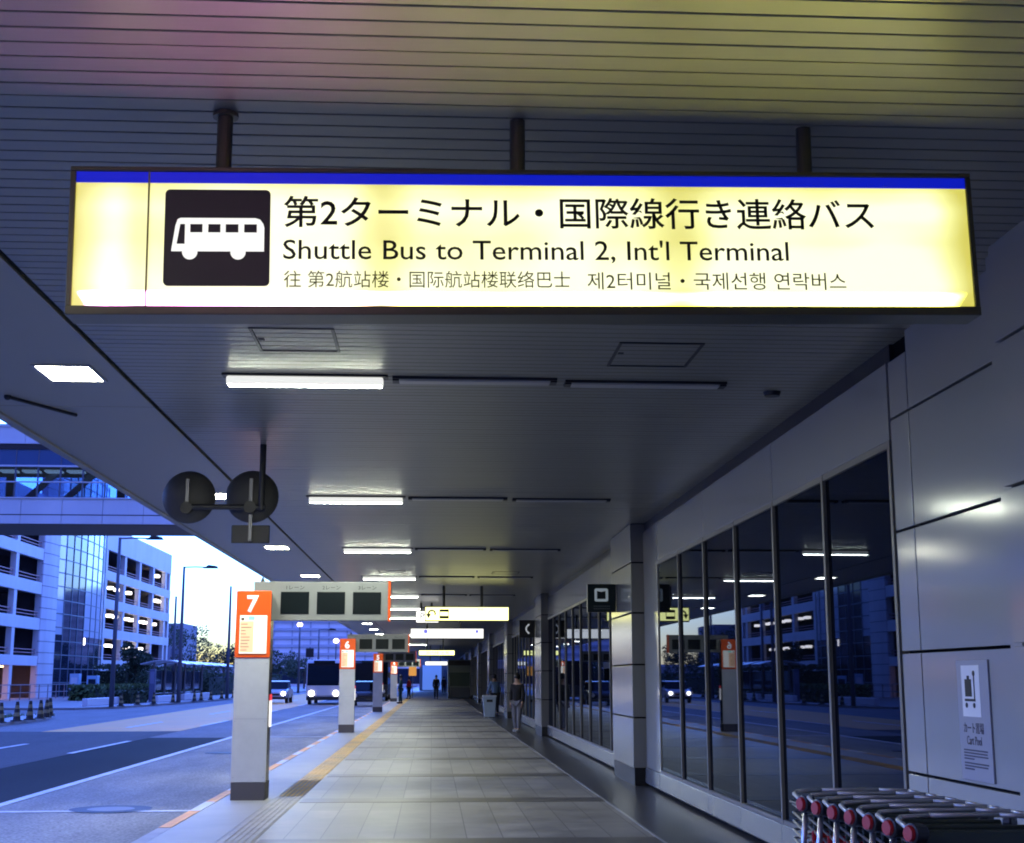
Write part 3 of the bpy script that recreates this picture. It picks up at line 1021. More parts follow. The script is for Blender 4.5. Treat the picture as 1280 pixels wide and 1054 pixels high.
def make_cart():
    t = thing('luggage_cart', 'x', 'cart', (0, 0, 0))
    w = 0.60
    hd = MB()
    hd.path([(0, 0, 0.99), (0.0, 0.14, 1.015), (0.03, 0.20, 1.02)], 0.0095)
    hd.path([(w, 0, 0.99), (w, 0.14, 1.015), (w - 0.03, 0.20, 1.02)], 0.0095)
    hd.path([(0.03, 0.20, 1.02), (0.16, 0.245, 1.022), (w - 0.16, 0.245, 1.022), (w - 0.03, 0.20, 1.02)], 0.0095)
    hd.build('handle', mat('dull steel', (0.50, 0.50, 0.48), rough=0.42, metal=0.55), t, smooth=True)
    for s_, x in ((-1, 0), (1, w)):
        hb = MB().rod((x - 0.004, -0.004, 0.98), (x + 0.055 * (1 if s_ < 0 else -0.6), 0.022, 0.977), 0.041, 0.037, seg=20).build('hub', M_black, t, bevel=0.008)
        if s_ < 0:
            MB().rod((x - 0.004, -0.004, 0.98), (x - 0.016, -0.008, 0.9805), 0.031, 0.027, seg=20).build('red_disc', M_red, hb)
        up = MB()
        up.path([(x + 0.02 * (1 if s_ < 0 else -1), 0.02, 0.95), (x, 0.06, 0.60), (x, 0.10, 0.20)], 0.013)
        up.build('upright', M_steel, t, smooth=True)
    MB().box(0.06, w - 0.04, 0.035, 0.05, 0.66, 0.985).build('board', mat('cart board', (0.03, 0.045, 0.035), rough=0.3), t, bevel=0.01)
    MB().box(0.04, 0.16, -0.005, 0.010, 0.62, 0.86).build('red_plate', M_red, t, bevel=0.006)
    bk_ = MB()
    for i in range(5):
        bk_.path([(0.03, 0.05, 0.93 - i * 0.045), (0.05, 0.36, 0.95 - i * 0.04), (w - 0.05, 0.36, 0.95 - i * 0.04), (w - 0.03, 0.05, 0.93 - i * 0.045)], 0.006, seg=6)
    bk_.build('basket', M_steel, t)
    MB().box(0.03, w - 0.03, 0.06, 0.36, 0.955, 0.968).build('tray', mat('cart tray', (0.035, 0.045, 0.04), rough=0.35), t, bevel=0.006)
    bs = MB()
    bs.path([(0, 0.10, 0.20), (0.04, 0.85, 0.17), (w / 2, 0.95, 0.16), (w - 0.04, 0.85, 0.17), (w, 0.10, 0.20)], 0.018)
    for i in range(5):
        bs.rod((0.06 + i * 0.12, 0.12, 0.20), (0.08 + i * 0.11, 0.86, 0.17), 0.008, seg=6)
    bs.build('base', M_steel, t)
    for x, yy in ((0.02, 0.12), (w - 0.02, 0.12), (w / 2, 0.86)):
        MB().rod((x - 0.02, yy, 0.075), (x + 0.02, yy, 0.075), 0.075, seg=18).build('wheel', M_black, t)
    return t


c0 = make_cart()
for i in range(7):
    c = c0 if i == 0 else copy_tree(c0)
    c.location = (1.79 - 0.013 * i, 5.23 + 0.207 * i, 0)
    lab = ['luggage cart nearest the camera in the nested row, its dark tray in view', 'second luggage cart in the nested row counted from the nearest', 'third luggage cart in the nested row counted from the nearest', 'middle luggage cart of the seven nested by the clad wall',
           'third luggage cart from the far end of the nested row', 'luggage cart next to the last at the far end of the nested row', 'farthest luggage cart of the nested row, next to the window glass'][i]
    tag(c, lab, 'cart', 'nested luggage carts by the wall')

# ============================================================ FOOTBRIDGE
fb = thing('footbridge', 'blue glazed pedestrian bridge crossing above the road', 'bridge', (0, 50, 0))
XB0, XB1 = -32.2, 4.0
MB().box(XB0, XB1, 0.05, 3.9, 6.97, 7.15).build('underside', mat('bridge underside', (0.12, 0.12, 0.13), rough=0.8), fb)
pn, pn2, pn3, bt = MB(), MB(), MB(), MB()
x = XB0
while x < XB1:
    pn.box(x + 0.008, x + 1.442, 0.0, 0.08, 7.30 + .04, 7.90)
    pn2.box(x + 0.008, x + 1.442, 0.0, 0.08, 9.97, 10.52)
    pn3.box(x + 0.008, x + 1.442, -0.03, 0.08, 7.0, 7.30)
    x += 1.45
pn.build('lower_panel', M_concrete, fb)
pn2.build('parapet_panel', M_concrete, fb)
pn3.build('edge_panel', M_concrete, fb)
bt.box(XB0, XB1, -0.04, 0.06, 9.90, 9.965).box(XB0, XB1, -0.05, 0.05, 7.905, 7.95).box(XB0, XB1, -0.03, 0.06, 9.06, 9.12).box(XB0, XB1, -0.03, 0.06, 8.49, 8.53).box(XB0, XB1, -0.04, 0.06, 10.52, 10.62)
bt.build('transom', mat('bridge trim', (0.65, 0.65, 0.68), rough=0.5), fb)
MB().box(XB0, XB1, 0.0, 0.3, 9.70, 9.895).box(XB0, XB1, -0.02, 0.05, 7.302, 7.338).build('dark_line', M_dark, fb)  # plain dark strips above the upper glass and under the lower panels
MB().box(XB0, XB1, 0.09, 3.8, 7.16, 7.90).box(XB0, XB1, 0.31, 3.8, 9.62, 10.5).build('slab', M_grey, fb)
MB().box(XB0, XB1, 0.04, 0.06, 9.12, 9.70).build('upper_glass', M_bglass, fb)
mg = bpy.data.materials.new('clear bridge glass')
mg.use_nodes = True
nt = mg.node_tree
nt.nodes.remove(nt.nodes['Principled BSDF'])
tr = nt.nodes.new('ShaderNodeBsdfTransparent')
tr.inputs[0].default_value = (0.42, 0.55, 0.75, 1)
gl = nt.nodes.new('ShaderNodeBsdfGlossy')
gl.inputs['Roughness'].default_value = 0.04
gl.inputs[0].default_value = (0.30, 0.55, 1.0, 1)
ms = nt.nodes.new('ShaderNodeMixShader')
ms.inputs[0].default_value = 0.28
nt.links.new(tr.outputs[0], ms.inputs[1])
nt.links.new(gl.outputs[0], ms.inputs[2])
nt.links.new(ms.outputs[0], nt.nodes['Material Output'].inputs[0])
MB().box(XB0, XB1, 0.03, 0.045, 7.95, 8.49).box(XB0, XB1, 0.03, 0.045, 8.53, 9.06).build('glass', mg, fb)
mu = MB()
x = XB0 + 0.3
while x < XB1:
    mu.box(x, x + 0.05, -0.01, 0.055, 7.95, 9.06)
    mu.box(x, x + 0.035, 0.02, 0.07, 9.12, 9.70)
    x += 0.80
mu.build('mullion', mat('bridge mullion', (0.12, 0.13, 0.16), rough=0.5), fb)
inn = MB()
inn.box(XB0, XB1, 3.6, 3.75, 7.9, 8.35).box(XB0, XB1, 3.6, 3.75, 9.2, 9.62)
for x in (-15.2, -13.8, -11.0, -9.6):
    inn.prism([(x, 7.9), (x + 0.28, 7.9), (x + 1.5, 9.06), (x + 1.2, 9.06)], 'y', 1.0, 1.2)
for x in (-24, -20, -16.4, -12.2, -8.0, -4):
    inn.box(x, x + 0.3, 3.3, 3.55, 7.9, 9.6)
inn.build('interior', mat('bridge interior', (0.26, 0.28, 0.33), rough=0.7), fb)
il = MB()
x = -31.0
while x < 3:
    il.box(x, x + 0.58, 0.5, 1.0, 8.96, 9.03)
    x += 0.80
il.build('interior_light', emit('bridge lamp', (0.9, 0.95, 0.9), 0.9), fb)
mo = MB().box(-15.55, 4.0, 0.6, 3.4, 10.52, 12.2).build('roof_monitor', mat('monitor', (0.34, 0.36, 0.40), rough=0.5), fb)

# ============================================================ CAR PARK BUILDING
cp = thing('car_park', 'multi storey car park with pale parapets and a glass stair tower', 'building', (-32, 0, 0))
bands = [(2.55, 3.32), (5.42, 6.35), (8.30, 9.25), (11.10, 12.02)]
# near block Y 70..115.5, far block Y 137..171
for za, zb in bands + [(14.05, 16.4)]:
    MB().box(-0.35, 0, 60, 115.25, za, zb).build('parapet', M_concrete, cp)
    MB().box(-0.35, 0, 136.6, 171, za, zb).build('parapet', M_concrete, cp)
MB().box(-0.33, -0.02, 137.0, 171, 0.3, 2.545).build('base_wall', M_concrete, cp)
for y in (66, 73, 80, 87, 94, 101, 108.0):
    MB().box(-0.5, -0.05, y, y + 0.75, 0, 14.05).build('column', M_concrete, cp)
for y in (137.2, 145.6, 153.0, 160.3, 167.7, 170.2):
    MB().box(-0.5, -0.05, y, y + 0.85, 2.5, 14.06).build('column', M_concrete, cp)
sl = MB()
for z in (2.95, 5.9, 8.85, 11.75, 14.7):
    sl.box(-22, -0.36, 60, 116, z - 0.35, z)
    sl.box(-22, -0.36, 137, 170.9, z - 0.35, z)
sl.box(-22.4, -22.0, 60, 171, 0, 15.9)
sl.box(-22, -0.36, 170.5, 170.9, 0, 16)
for y in (116.0,):
    sl.box(-22, -0.36, y, y + 0.3, 0, 15)
sl.box(-22, -0.4, 137.0, 137.3, 0, 16)
for y in (122, 143, 150, 157, 164):
    for z in (0, 1, 2, 3, 4):
        pass
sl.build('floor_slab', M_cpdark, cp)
rl = MB()
for z in (3.32, 6.35, 9.25, 12.02):
    for d in (0.22, 0.48):
        rl.box(-0.28, -0.22, 60, 115.5, z + d, z + d + 0.07)
        rl.box(-0.28, -0.22, 137.5, 170, z + d, z + d + 0.07)
rl.build('railing', mat('rail red', (0.42, 0.20, 0.20), rough=0.6), cp)
cv = MB()
pts = []
for i in range(9):
    a_ = R(90 * i / 8)
    pts.append((-0.02 + 0.0, 0))
cvp = [(-0.02, 115.25), (0.05, 115.3), (0.22, 116.4), (0.30, 117.6), (0.30, 119.0), (-0.5, 119.0), (-0.5, 115.25)]
cv.prism(cvp, 'z', 0, 19)
cv.build('corner_wall', M_concrete, cp)
cj = MB()
for z in [0.9 * i for i in range(1, 21)]:
    for (a_, b_) in zip(cvp[:4], cvp[1:5]):
        cj.prism([(a_[0] + .012, a_[1] - .02), (b_[0] + .012, b_[1] - .02), (b_[0] - .1, b_[1]), (a_[0] - .1, a_[1])], 'z', z, z + 0.05)
cj.build('wall_joint', mat('wall joint', (0.2, 0.2, 0.22), rough=0.8), cp)
# glass stair tower, faceted bow
tw = [(0.3, 119.01), (0.5, 120.4), (0.62, 122.4), (0.70, 124.4), (0.72, 126.6), (0.70, 129.0), (0.6, 131.4), (0.4, 134.0), (0.05, 136.58)]
kinds = ['l', 'd', 'd', 'd', 'l', 'l', 'l', 'l']
gls = {'l': MB(), 'd': MB()}
grid = MB()
for i, k_ in enumerate(kinds):
    (x0, ya), (x1, yb) = tw[i], tw[i + 1]
    lo = 0.0
    if k_ == 'l':
        gls['d'].prism([(x0, ya), (x1, yb), (x1 - 0.1, yb), (x0 - 0.1, ya)], 'z', 0, 5.2)
        lo = 5.2
    gls[k_].prism([(x0, ya), (x1, yb), (x1 - 0.1, yb), (x0 - 0.1, ya)], 'z', lo, 20.0)
    grid.box(x1 - 0.05, x1 + 0.05, yb - 0.06, yb + 0.06, 0, 20)
    for z in [1.15 * j for j in range(1, 18)]:
        grid.prism([(x0 + 0.03, ya), (x1 + 0.03, yb), (x1 - 0.05, yb), (x0 - 0.05, ya)], 'z', z, z + 0.09)
gls['l'].build('sky_sheen_glass', M_lglass, cp)
gls['d'].build('dark_glass', M_dglass, cp)
grid.build('glazing_bar', mat('glazing bar', (0.10, 0.14, 0.18), rough=0.5), cp)
MB().prism([(-0.4, 119.05)] + [(a_ - 0.12, b_) for a_, b_ in tw] + [(-0.4, 136.5)], 'z', 0, 19.9).build('tower_core', M_cpdark, cp)
cpl = MB()
rnd = random.Random(11)
bays = [(138.1, 145.5), (146.5, 152.9), (153.9, 160.2), (161.2, 167.6)]
lit = {4.7: (0, 0, 1, 1, 2), 7.7: (0, 0, 1, 1, 2, 2, 3), 10.5: (0, 0, 1, 3, 3), 13.4: (3,)}
for z, bs_ in lit.items():
    for n_, b_ in enumerate(bs_):
        ya, yb = bays[b_]
        y = ya + 3.0 + (yb - ya - 1.6) * (0.28 + 0.5 * (n_ % 2))
        l_ = rnd.uniform(0.5, 1.5)
        cpl.box(-1.1, -0.6, y, y + l_, z - 0.03, z + 0.24)
for z in (4.6, 7.6, 10.5):
    cpl.box(-3.2, -2.9, 104.5, 104.9, z, z + 0.14)
cpl.build('interior_lamp', M_cplight, cp)
MB().box(0.5, 0.75, 127.0, 127.35, 4.5, 5.1).build('tower_lamp', M_cplight, cp)
gw = MB().box(-4.2, -4.0, 60, 116, 0, 2.6).build('entrance_wall', mat('entrance wall', (0.5, 0.34, 0.24), rough=0.7, var=0.2, vscale=0.6), cp)
MB().box(-2.4, -2.0, 104, 113, 2.42, 2.52).build('entrance_lamp', M_warmlamp, cp)
# fence rail before the entrance
fn = thing('railing', 'low dark railing before the orange lit car park entrance', 'fence', (-29.5, 0, 0))
f_ = MB()
for i in range(13):
    f_.rod((0, 88 + i * 2.4, 0), (0, 88 + i * 2.4, 1.1), 0.04, seg=6)
f_.box(-0.03, 0.03, 88, 117, 1.06, 1.12).box(-0.03, 0.03, 88, 117, 0.5, 0.55)
f_.build('bars', M_grey, fn)
# ticket cabinets
for i, (x, y, w_, h_) in enumerate(((-27.3, 109, 0.7, 1.9), (-26.2, 110, 0.8, 1.75))):
    kb = thing('cabinet', ('taller narrow pale blue cabinet at the foot of the glass tower', 'shorter pale blue cabinet with a dark window, beside the tall one')[i], 'cabinet', (x, y, 0))
    MB().box(-w_ / 2, w_ / 2, -0.4, 0.4, 0, h_).build('case', mat('cabinet blue', (0.35, 0.58, 0.75), rough=0.5), kb, bevel=0.02)
    MB().box(-w_ / 2 + 0.12, w_ / 2 - 0.12, -0.41, -0.39, h_ * 0.6, h_ * 0.85).build('front_panel', M_dglass if i else mat('cab white', (0.6, 0.75, 0.85), rough=0.4), kb)

# ============================================================ FAR BUILDINGS
bb = thing('louvred_building', 'long blue building with horizontal louvre lines beyond the bus stops', 'building', (0, 300, 0))
MB().box(-34.5, 60, 0, 40, 0, 20.5).build('wall', mat('louvre wall', (0.90, 0.91, 0.92), rough=0.6, var=0.05, vscale=0.1), bb)
lv = MB()
for i in range(9):
    z = 4.6 + i * 1.75
    lv.box(-34.6, 60, -0.5, -0.02, z, z + 0.55)
lv.build('louvre', mat('louvre', (0.55, 0.57, 0.62), rough=0.6), bb)
dw = MB()
for i in range(24):
    dw.box(-34 + i * 3.9, -33.75 + i * 3.9, -0.3, -0.01, 4, 20.4)
dw.build('mullion', mat('louvre post', (0.5, 0.52, 0.55), rough=0.6), bb)
MB().box(-34.4, 60, -0.12, -0.01, 0.4, 3.6).build('ground_floor_glass', M_dglass, bb)
sb = thing('office_building', 'small plain blue block beyond the car park end', 'building', (-46, 235, 0))
MB().box(-4.5, 4.4, 0, 14, 0, 10.6).build('wall', mat('plain wall', (0.24, 0.26, 0.30), rough=0.7), sb)
wdm = MB()
for i in range(4):
    for j in range(3):
        wdm.box(-3.8 + i * 2.1, -2.6 + i * 2.1, -0.05, -0.002, 2.6 + j * 2.7, 3.7 + j * 2.7)
wdm.build('window', mat('far window', (0.12, 0.15, 0.2), rough=0.3), sb)
lh = thing('low_hall', 'long low pale hall on the horizon beyond the shelter', 'building', (-55, 330, 0))
MB().box(-14, 22, 0, 18, 0, 4.2).build('wall', mat('hall wall', (0.40, 0.42, 0.46), rough=0.7), lh)
MB().box(-14.3, 22.3, -0.3, 18.3, 4.2, 4.8).build('roof', M_white, lh)
MB().box(-13, 21, -0.06, -0.002, 1.2, 2.8).build('window', MATS['far window'], lh)
# tan road continues to a low wall of the far end
bs_ = thing('end_building', 'dim end block closing the far end of the walkway', 'building', (0, 178, 0))
MB().box(-1.6, 40, 0, 12, 0, 12).build('wall', mat('end wall', (0.22, 0.24, 0.26), rough=0.6), bs_)
MB().box(-1.2, 1.2, -0.06, -0.002, 0.1, 3.2).build('door_glass', emit('door glow', (0.16, 0.35, 1.0), 0.55), bs_)
MB().box(1.5, 2.9, -0.06, -0.002, 0.4, 2.6).build('window', MATS['far window'], bs_)

# ============================================================ LEFT SIDE LAND
lp = MB()
poly = [(-15.9, 300), (-15.9, 110), (-16.6, 90), (-17.5, 80), (-19.0, 76), (-60, 76), (-60, 300)]
lp.prism(poly, 'z', -0.3, 0.0)
struct(lp.build('far_pavement', mat('far paving', (0.26, 0.25, 0.25), rough=0.7, var=0.15, vscale=0.7)))
ip = [(-15.35, 30), (-15.35, 54), (-15.6, 58), (-16.3, 61.5), (-17.8, 63), (-60, 63), (-60, 30)]
struct(MB().prism(ip, 'z', -0.3, 0.0).build('traffic_island', mat('island kerb', (0.42, 0.42, 0.43), rough=0.7)))
ig = [(-16.6, 30), (-16.6, 55), (-17.2, 59), (-18.4, 61), (-60, 61), (-60, 30)]
struct(MB().prism(ig, 'z', -0.1, 0.03).build('soil', mat('soil green', (0.05, 0.085, 0.03), rough=0.9, var=0.3, vscale=2)))
gb = MB()
rnd = random.Random(5)
for i in range(5200):
    x, y = rnd.uniform(-26, -16.7), rnd.uniform(44, 60.5)
    hgt = rnd.uniform(0.06, 0.16)
    a_ = rnd.uniform(0, 6.28)
    dx, dy = 0.02 * math.cos(a_), 0.02 * math.sin(a_)
    gb.v += [(x - dx, y - dy, 0.02), (x + dx, y + dy, 0.02), (x + rnd.uniform(-.05, .05), y + rnd.uniform(-.05, .05), hgt)]
    gb.f.append((len(gb.v) - 3, len(gb.v) - 2, len(gb.v) - 1))
struct(gb.build('grass', M_grass), 'stuff')['label'] = 'short grass on the traffic island'


def leaves(cx, cy, cz, rx_, ry_, rz_, n_, size, rnd, boxy=False):
    m_ = MB()
    clumps = [(rnd.uniform(-.75, .75), rnd.uniform(-.75, .75), rnd.uniform(-.75, .8), rnd.uniform(.28, .5)) for _ in range(14)]
    for _ in range(n_):
        if boxy:
            u = [rnd.uniform(-1, 1) for _ in range(3)]
            k = rnd.randrange(3)
            u[k] = math.copysign(rnd.uniform(.82, 1.05), u[k])
            if rnd.random() < .3:
                u[2] = rnd.uniform(.85, 1.15)
        else:
            c = rnd.choice(clumps)
            while True:
                d = [rnd.uniform(-1, 1) for _ in range(3)]
                if .3 < sum(t * t for t in d) <= 1:
                    break
            u = [c[j] + d[j] * c[3] for j in range(3)]
        p_ = Vector((cx + u[0] * rx_, cy + u[1] * ry_, max(0.02, cz + u[2] * rz_)))
        nv = Vector((rnd.gauss(0, 1), rnd.gauss(0, 1), rnd.gauss(0.4, 1))).normalized()
        a_ = nv.orthogonal().normalized()
        b_ = nv.cross(a_)
        s_ = size * rnd.uniform(.6, 1.3)
        m_.quad(p_ - a_ * s_, p_ + b_ * s_ * .55, p_ + a_ * s_, p_ - b_ * s_ * .55)
    return m_


def tree(x, y, h_, r_, label, seed):
    rnd = random.Random(seed)
    t = thing('tree', label, 'tree', (x, y, 0), 0, 'trees beyond the road')
    tk = MB().rod((0, 0, 0), (0.1, 0, h_ * .5), 0.16, 0.10, seg=8)
    for i in range(5):
        a_ = i * 1.3
        tk.rod((0.06, 0, h_ * (.25 + .05 * i)), (math.cos(a_) * r_ * .6, math.sin(a_) * r_ * .6, h_ * (.55 + .06 * i)), 0.06, 0.02, seg=6)
    tk.build('trunk', M_bark, t)
    leaves(0, 0, h_ * .58, r_, r_, h_ * .42, 2600, 0.16, rnd).build('crown', M_leaf, t)


tree(-31.0, 180, 8.2, 3.4, 'dark tree in front of the small blue block', 1)
tree(-27.5, 186, 6.6, 2.8, 'lower tree beside the taller one by the blue block', 2)
tree(-27.5, 131, 4.6, 1.7, 'small dark tree at the foot of the stair tower', 3)
tree(-22.0, 200, 5.2, 3.0, 'dark tree behind the waiting shelter roof', 4)
tree(-19.5, 215, 4.6, 3.0, 'low round tree farthest along the kerb', 6)


def hedge(x0, x1, y0, y1, h_, label, seed, m_=None, n_=2600, size=0.16):
    rnd = random.Random(seed)
    t = thing('hedge', label, 'hedge', ((x0 + x1) / 2, (y0 + y1) / 2, 0), 0, 'hedges along the far pavement')
    MB().box(-(x1 - x0) / 2 * .9, (x1 - x0) / 2 * .9, -(y1 - y0) / 2 * .97, (y1 - y0) / 2 * .97, 0, h_ * .85).build('stems', mat('hedge inside', (0.02, 0.03, 0.015), rough=1), t)
    leaves(0, 0, h_ * .5, (x1 - x0) / 2, (y1 - y0) / 2, h_ * .5, n_, size, rnd, True).build('foliage', m_ or M_leaf, t)


hedge(-30.6, -27.6, 128, 176, 2.6, 'tall dark hedge along the foot of the car park', 21, n_=4200)
hedge(-22.6, -21.2, 98, 122, 0.95, 'clipped low green hedge by the lamp posts', 22, M_leaf2)
hedge(-25.5, -24.0, 100, 120, 1.0, 'low green hedge in front of the pale cabinets', 23, M_leaf2)
hedge(-21.8, -20.2, 128, 190, 1.9, 'dark hedge behind the waiting shelter', 24, n_=3600)
hedge(-20.3, -18.6, 88, 93, 0.7, 'small rounded dark shrub bed between the cones', 25, n_=900)

# low planter walls
for i, (x0, x1, y0, y1, lab) in enumerate(((-18.2, -17.9, 93, 101, 'low white kerb wall in front of the dark slab'), (-18.4, -18.1, 104, 116, 'low white planter wall under the shelter'), (-19.6, -19.3, 80, 88, 'low pale wall by the first lamp post'))):
    tag(MB().box(x0, x1, y0, y1, 0, 0.42).build('planter_wall', M_white, bevel=0.02), lab, 'wall')

# dark slab sign
sl_ = thing('sign_slab', 'upright dark blue slab sign standing near the shelter', 'sign', (-18.7, 95, 0))
MB().box(-0.19, 0.19, -0.15, 0.15, 0.0, 2.15).build('slab', mat('slab', (0.10, 0.12, 0.20), rough=0.4), sl_, bevel=0.02)
MB().box(-0.14, 0.14, -0.156, -0.15, 1.2, 2.0).build('face', mat('slab face', (0.18, 0.2, 0.3), rough=0.4), sl_)

# waiting shelter
sh = thing('waiting_shelter', 'open shelter with a curved pale roof across the road', 'shelter', (-19.0, 100, 0))
rf = MB()
for k in range(6):
    yy = k * 4.2
    ptsr = [(-1.6 + 3.2 * i / 8, 2.42 + 0.42 * math.sin(math.pi * (i + 1.2) / 10.5)) for i in range(9)]
    rf.prism(ptsr + [(a_, b_ - 0.07) for a_, b_ in reversed(ptsr)], 'y', yy, yy + 2.9)
rf.build('roof', mat('shelter roof', (0.5, 0.53, 0.57), rough=0.3), sh)
for k in range(6):
    MB().rod((-0.9, k * 4.2 + 1.4, 0), (-0.9, k * 4.2 + 1.4, 2.75), 0.09, seg=8).build('post', M_grey, sh)
MB().box(-1.3, -0.95, 0.3, 23, 0.42, 0.48).build('bench', M_grey, sh)
MB().box(-1.0, -0.98, 0.5, 23, 0.7, 2.1).build('back_panel', M_dglass, sh)


# lamp posts
def lamp(x, y, h_, arm, label, adir=1):
    t = thing('street_lamp', label, 'street lamp', (x, y, 0), 0, 'street lamps along the far kerb')
    MB().rod((0, 0, 0), (0, 0, h_), 0.14, 0.08, seg=10).build('pole', mat('lamp pole', (0.10, 0.11, 0.14), rough=0.5), t, smooth=True)
    if arm:
        MB().path([(0, 0, h_ - .05), (arm * .5, 0, h_ - .02), (arm, 0, h_ - 0.05)], 0.045, seg=8).build('arm', MATS['lamp pole'], t)
        MB().prism([(arm - .25, h_ - .12), (arm + .1, h_ + .12), (arm + .65, h_ + .04), (arm + .75, h_ - .12)], 'y', -0.16, 0.16).build('lamp_head', M_dark, t, bevel=0.02)
    return t


lamp(-17.75, 79, 9.4, 1.7, 'tall street lamp with one arm in front of the car park')
lamp(-16.4, 92, 8.8, 1.5, 'bare tall lamp post at the car park end')
lamp(-15.9, 110, 8.7, 0, 'thin lamp post close behind the number 7 pylon')
lamp(-20.5, 112, 8.0, 0, 'shorter post just behind the second lamp post')
lamp(-14.2, 150, 8.0, 1.2, 'distant thin lamp post under the arm of the first pylon')
lamp(-12.8, 158, 7.0, 1.2, 'farther thin lamp post near the oncoming bus')
for i, (x, y, z) in enumerate(((-14.3, 151, 7.25), (-10.3, 150, 5.5))):
    t = thing('road_lamp', ('pink glowing road lamp high under the first display arm', 'lower pink glowing road lamp beside the second pylon')[i], 'street lamp', (x, y, 0), 0, 'pink glowing road lamps')
    MB().rod((0, 0, 0), (0, 0, z), 0.09, 0.06, seg=8).build('pole', MATS['lamp pole'], t)
    MB().ball((0, 0, z), 0.30, sc=(1, 1, 0.8)).build('globe', M_lampglow, t, smooth=True)
ts = thing('traffic_sign', 'small dark square road sign on a post before the louvred building', 'sign', (-12.2, 140, 0))
MB().rod((0, 0, 0), (0, 0, 4.6), 0.05, seg=8).build('post', M_grey, ts)
MB().box(-0.4, 0.4, -0.06, -0.02, 3.6, 4.5).build('panel', M_dark, ts, bevel=0.02)


# rubber post cones
def make_cone():
    t = thing('traffic_cone', 'x', 'cone', (0, 0, 0))
    MB().rod((0, 0, 0), (0, 0, 0.05), 0.23, 0.21, seg=16).build('foot', M_black, t)
    a_, b_ = MB(), MB()
    for i in range(5):
        f0, f1 = i / 5, (i + 1) / 5
        (b_ if i % 2 else a_).rod((0, 0, 0.05 + .66 * f0), (0, 0, 0.05 + .66 * f1), 0.14 - .085 * f0, 0.14 - .085 * f1, seg=14, caps=(i == 4))
    a_.build('body', M_black, t)
    b_.build('stripe', mat('cone yellow', (0.26, 0.22, 0.10), rough=0.5), t)
    return t


k0 = make_cone()
near = [(-15.2, 50.6), (-15.22, 52.6), (-15.2, 54.2), (-15.3, 56.0), (-15.5, 57.6), (-15.95, 59.8), (-16.6, 62.2)]
farc = [(-17.55, 80.5), (-17.35, 84.0), (-16.9, 86.5), (-16.75, 92.0), (-16.3, 97.5), (-16.25, 100), (-16.2, 104), (-16.15, 109), (-16.1, 115)]
for i, (x, y) in enumerate(near + farc):
    c = k0 if i == 0 else copy_tree(k0)
    c.location = (x, y, 0.0 if i >= 7 else 0.0)
    c.rotation_euler.z = i * 0.7
    lab = 'black and yellow striped cone, %s from the near end of the grass island' % ORD[i] if i < 7 else 'dark striped cone on the far kerb, %s after the first lamp post' % ORD[i - 7]
    tag(c, lab, 'cone', 'striped cones round the grass island' if i < 7 else 'striped cones on the far kerb')


# ============================================================ VEHICLES
def wheels(t, xs, ys, r_, w_=0.2):
    for y in ys:
        for x in xs:
            o = MB().rod((x - w_ / 2, y, r_), (x + w_ / 2, y, r_), r_, seg=20).build('wheel', M_black, t)
            MB().rod((x - w_ / 2 - .01, y, r_), (x + w_ / 2 + .01, y, r_), r_ * .55, seg=14).build('rim', M_steel, o)


def bus_thing(x, y, label, paint, lights=True, L_=8.5, Wd=2.25, Ht=2.85):
    t = thing('bus', label, 'bus', (x, y, RZ))
    a_ = Wd / 2
    MB().prism([(0.10, .42), (0.0, .6), (0.0, 1.3), (0.18, Ht - .25), (0.45, Ht), (L_ - .2, Ht), (L_, Ht - .3), (L_, .42)], 'x', -a_, a_).build('body', paint, t, bevel=0.06)
    MB().prism([(-0.02, 1.22), (0.16, Ht - .22), (0.24, Ht - .22), (0.1, 1.22)], 'x', -a_ + .06, a_ - .06).build('windscreen', M_glass, t, bevel=0.02)
    for s_ in (-1, 1):
        MB().box(s_ * a_ - .012, s_ * a_ + .012, 0.7, L_ - .5, 1.25, Ht - .5).build('side_window', M_glass, t)
        MB().rod((s_ * (a_ - .35), -0.035, .72), (s_ * (a_ - .35), 0.05, .72), 0.16, seg=18).build('headlight', M_carlight if lights else M_offtube, t)
        mm_ = MB().box(s_ * (a_ + .05) - .02, s_ * (a_ + .05) + .14 * s_, -0.22, -0.14, 1.7, 2.1)
        mm_.rod((s_ * a_, 0.1, 2.3), (s_ * (a_ + .1), -0.17, 2.0), 0.02, seg=6)
        mm_.build('wing_mirror', M_black, t)
    MB().box(-a_ + .03, a_ - .03, -0.08, 0.1, .30, .52).build('bumper', M_black, t, bevel=0.03)
    MB().box(-a_ * .6, a_ * .6, 0.12, 0.2, Ht - .24, Ht - .06).build('destination_board', M_screen, t)
    wheels(t, (-a_ + .12, a_ - .12), (1.5, L_ - 2.0), 0.42)
    return t


M_buswhite = mat('bus white', (0.55, 0.56, 0.60), rough=0.35)
M_busdark = mat('coach dark', (0.02, 0.02, 0.025), rough=0.25)
bus_thing(-6.9, 90, 'oncoming white bus with dark windscreen and both headlights on', M_buswhite)
bus_thing(-4.5, 104, 'dark coach parked at the kerb behind the second pylon', M_busdark, False, 10, 2.45, 3.0)


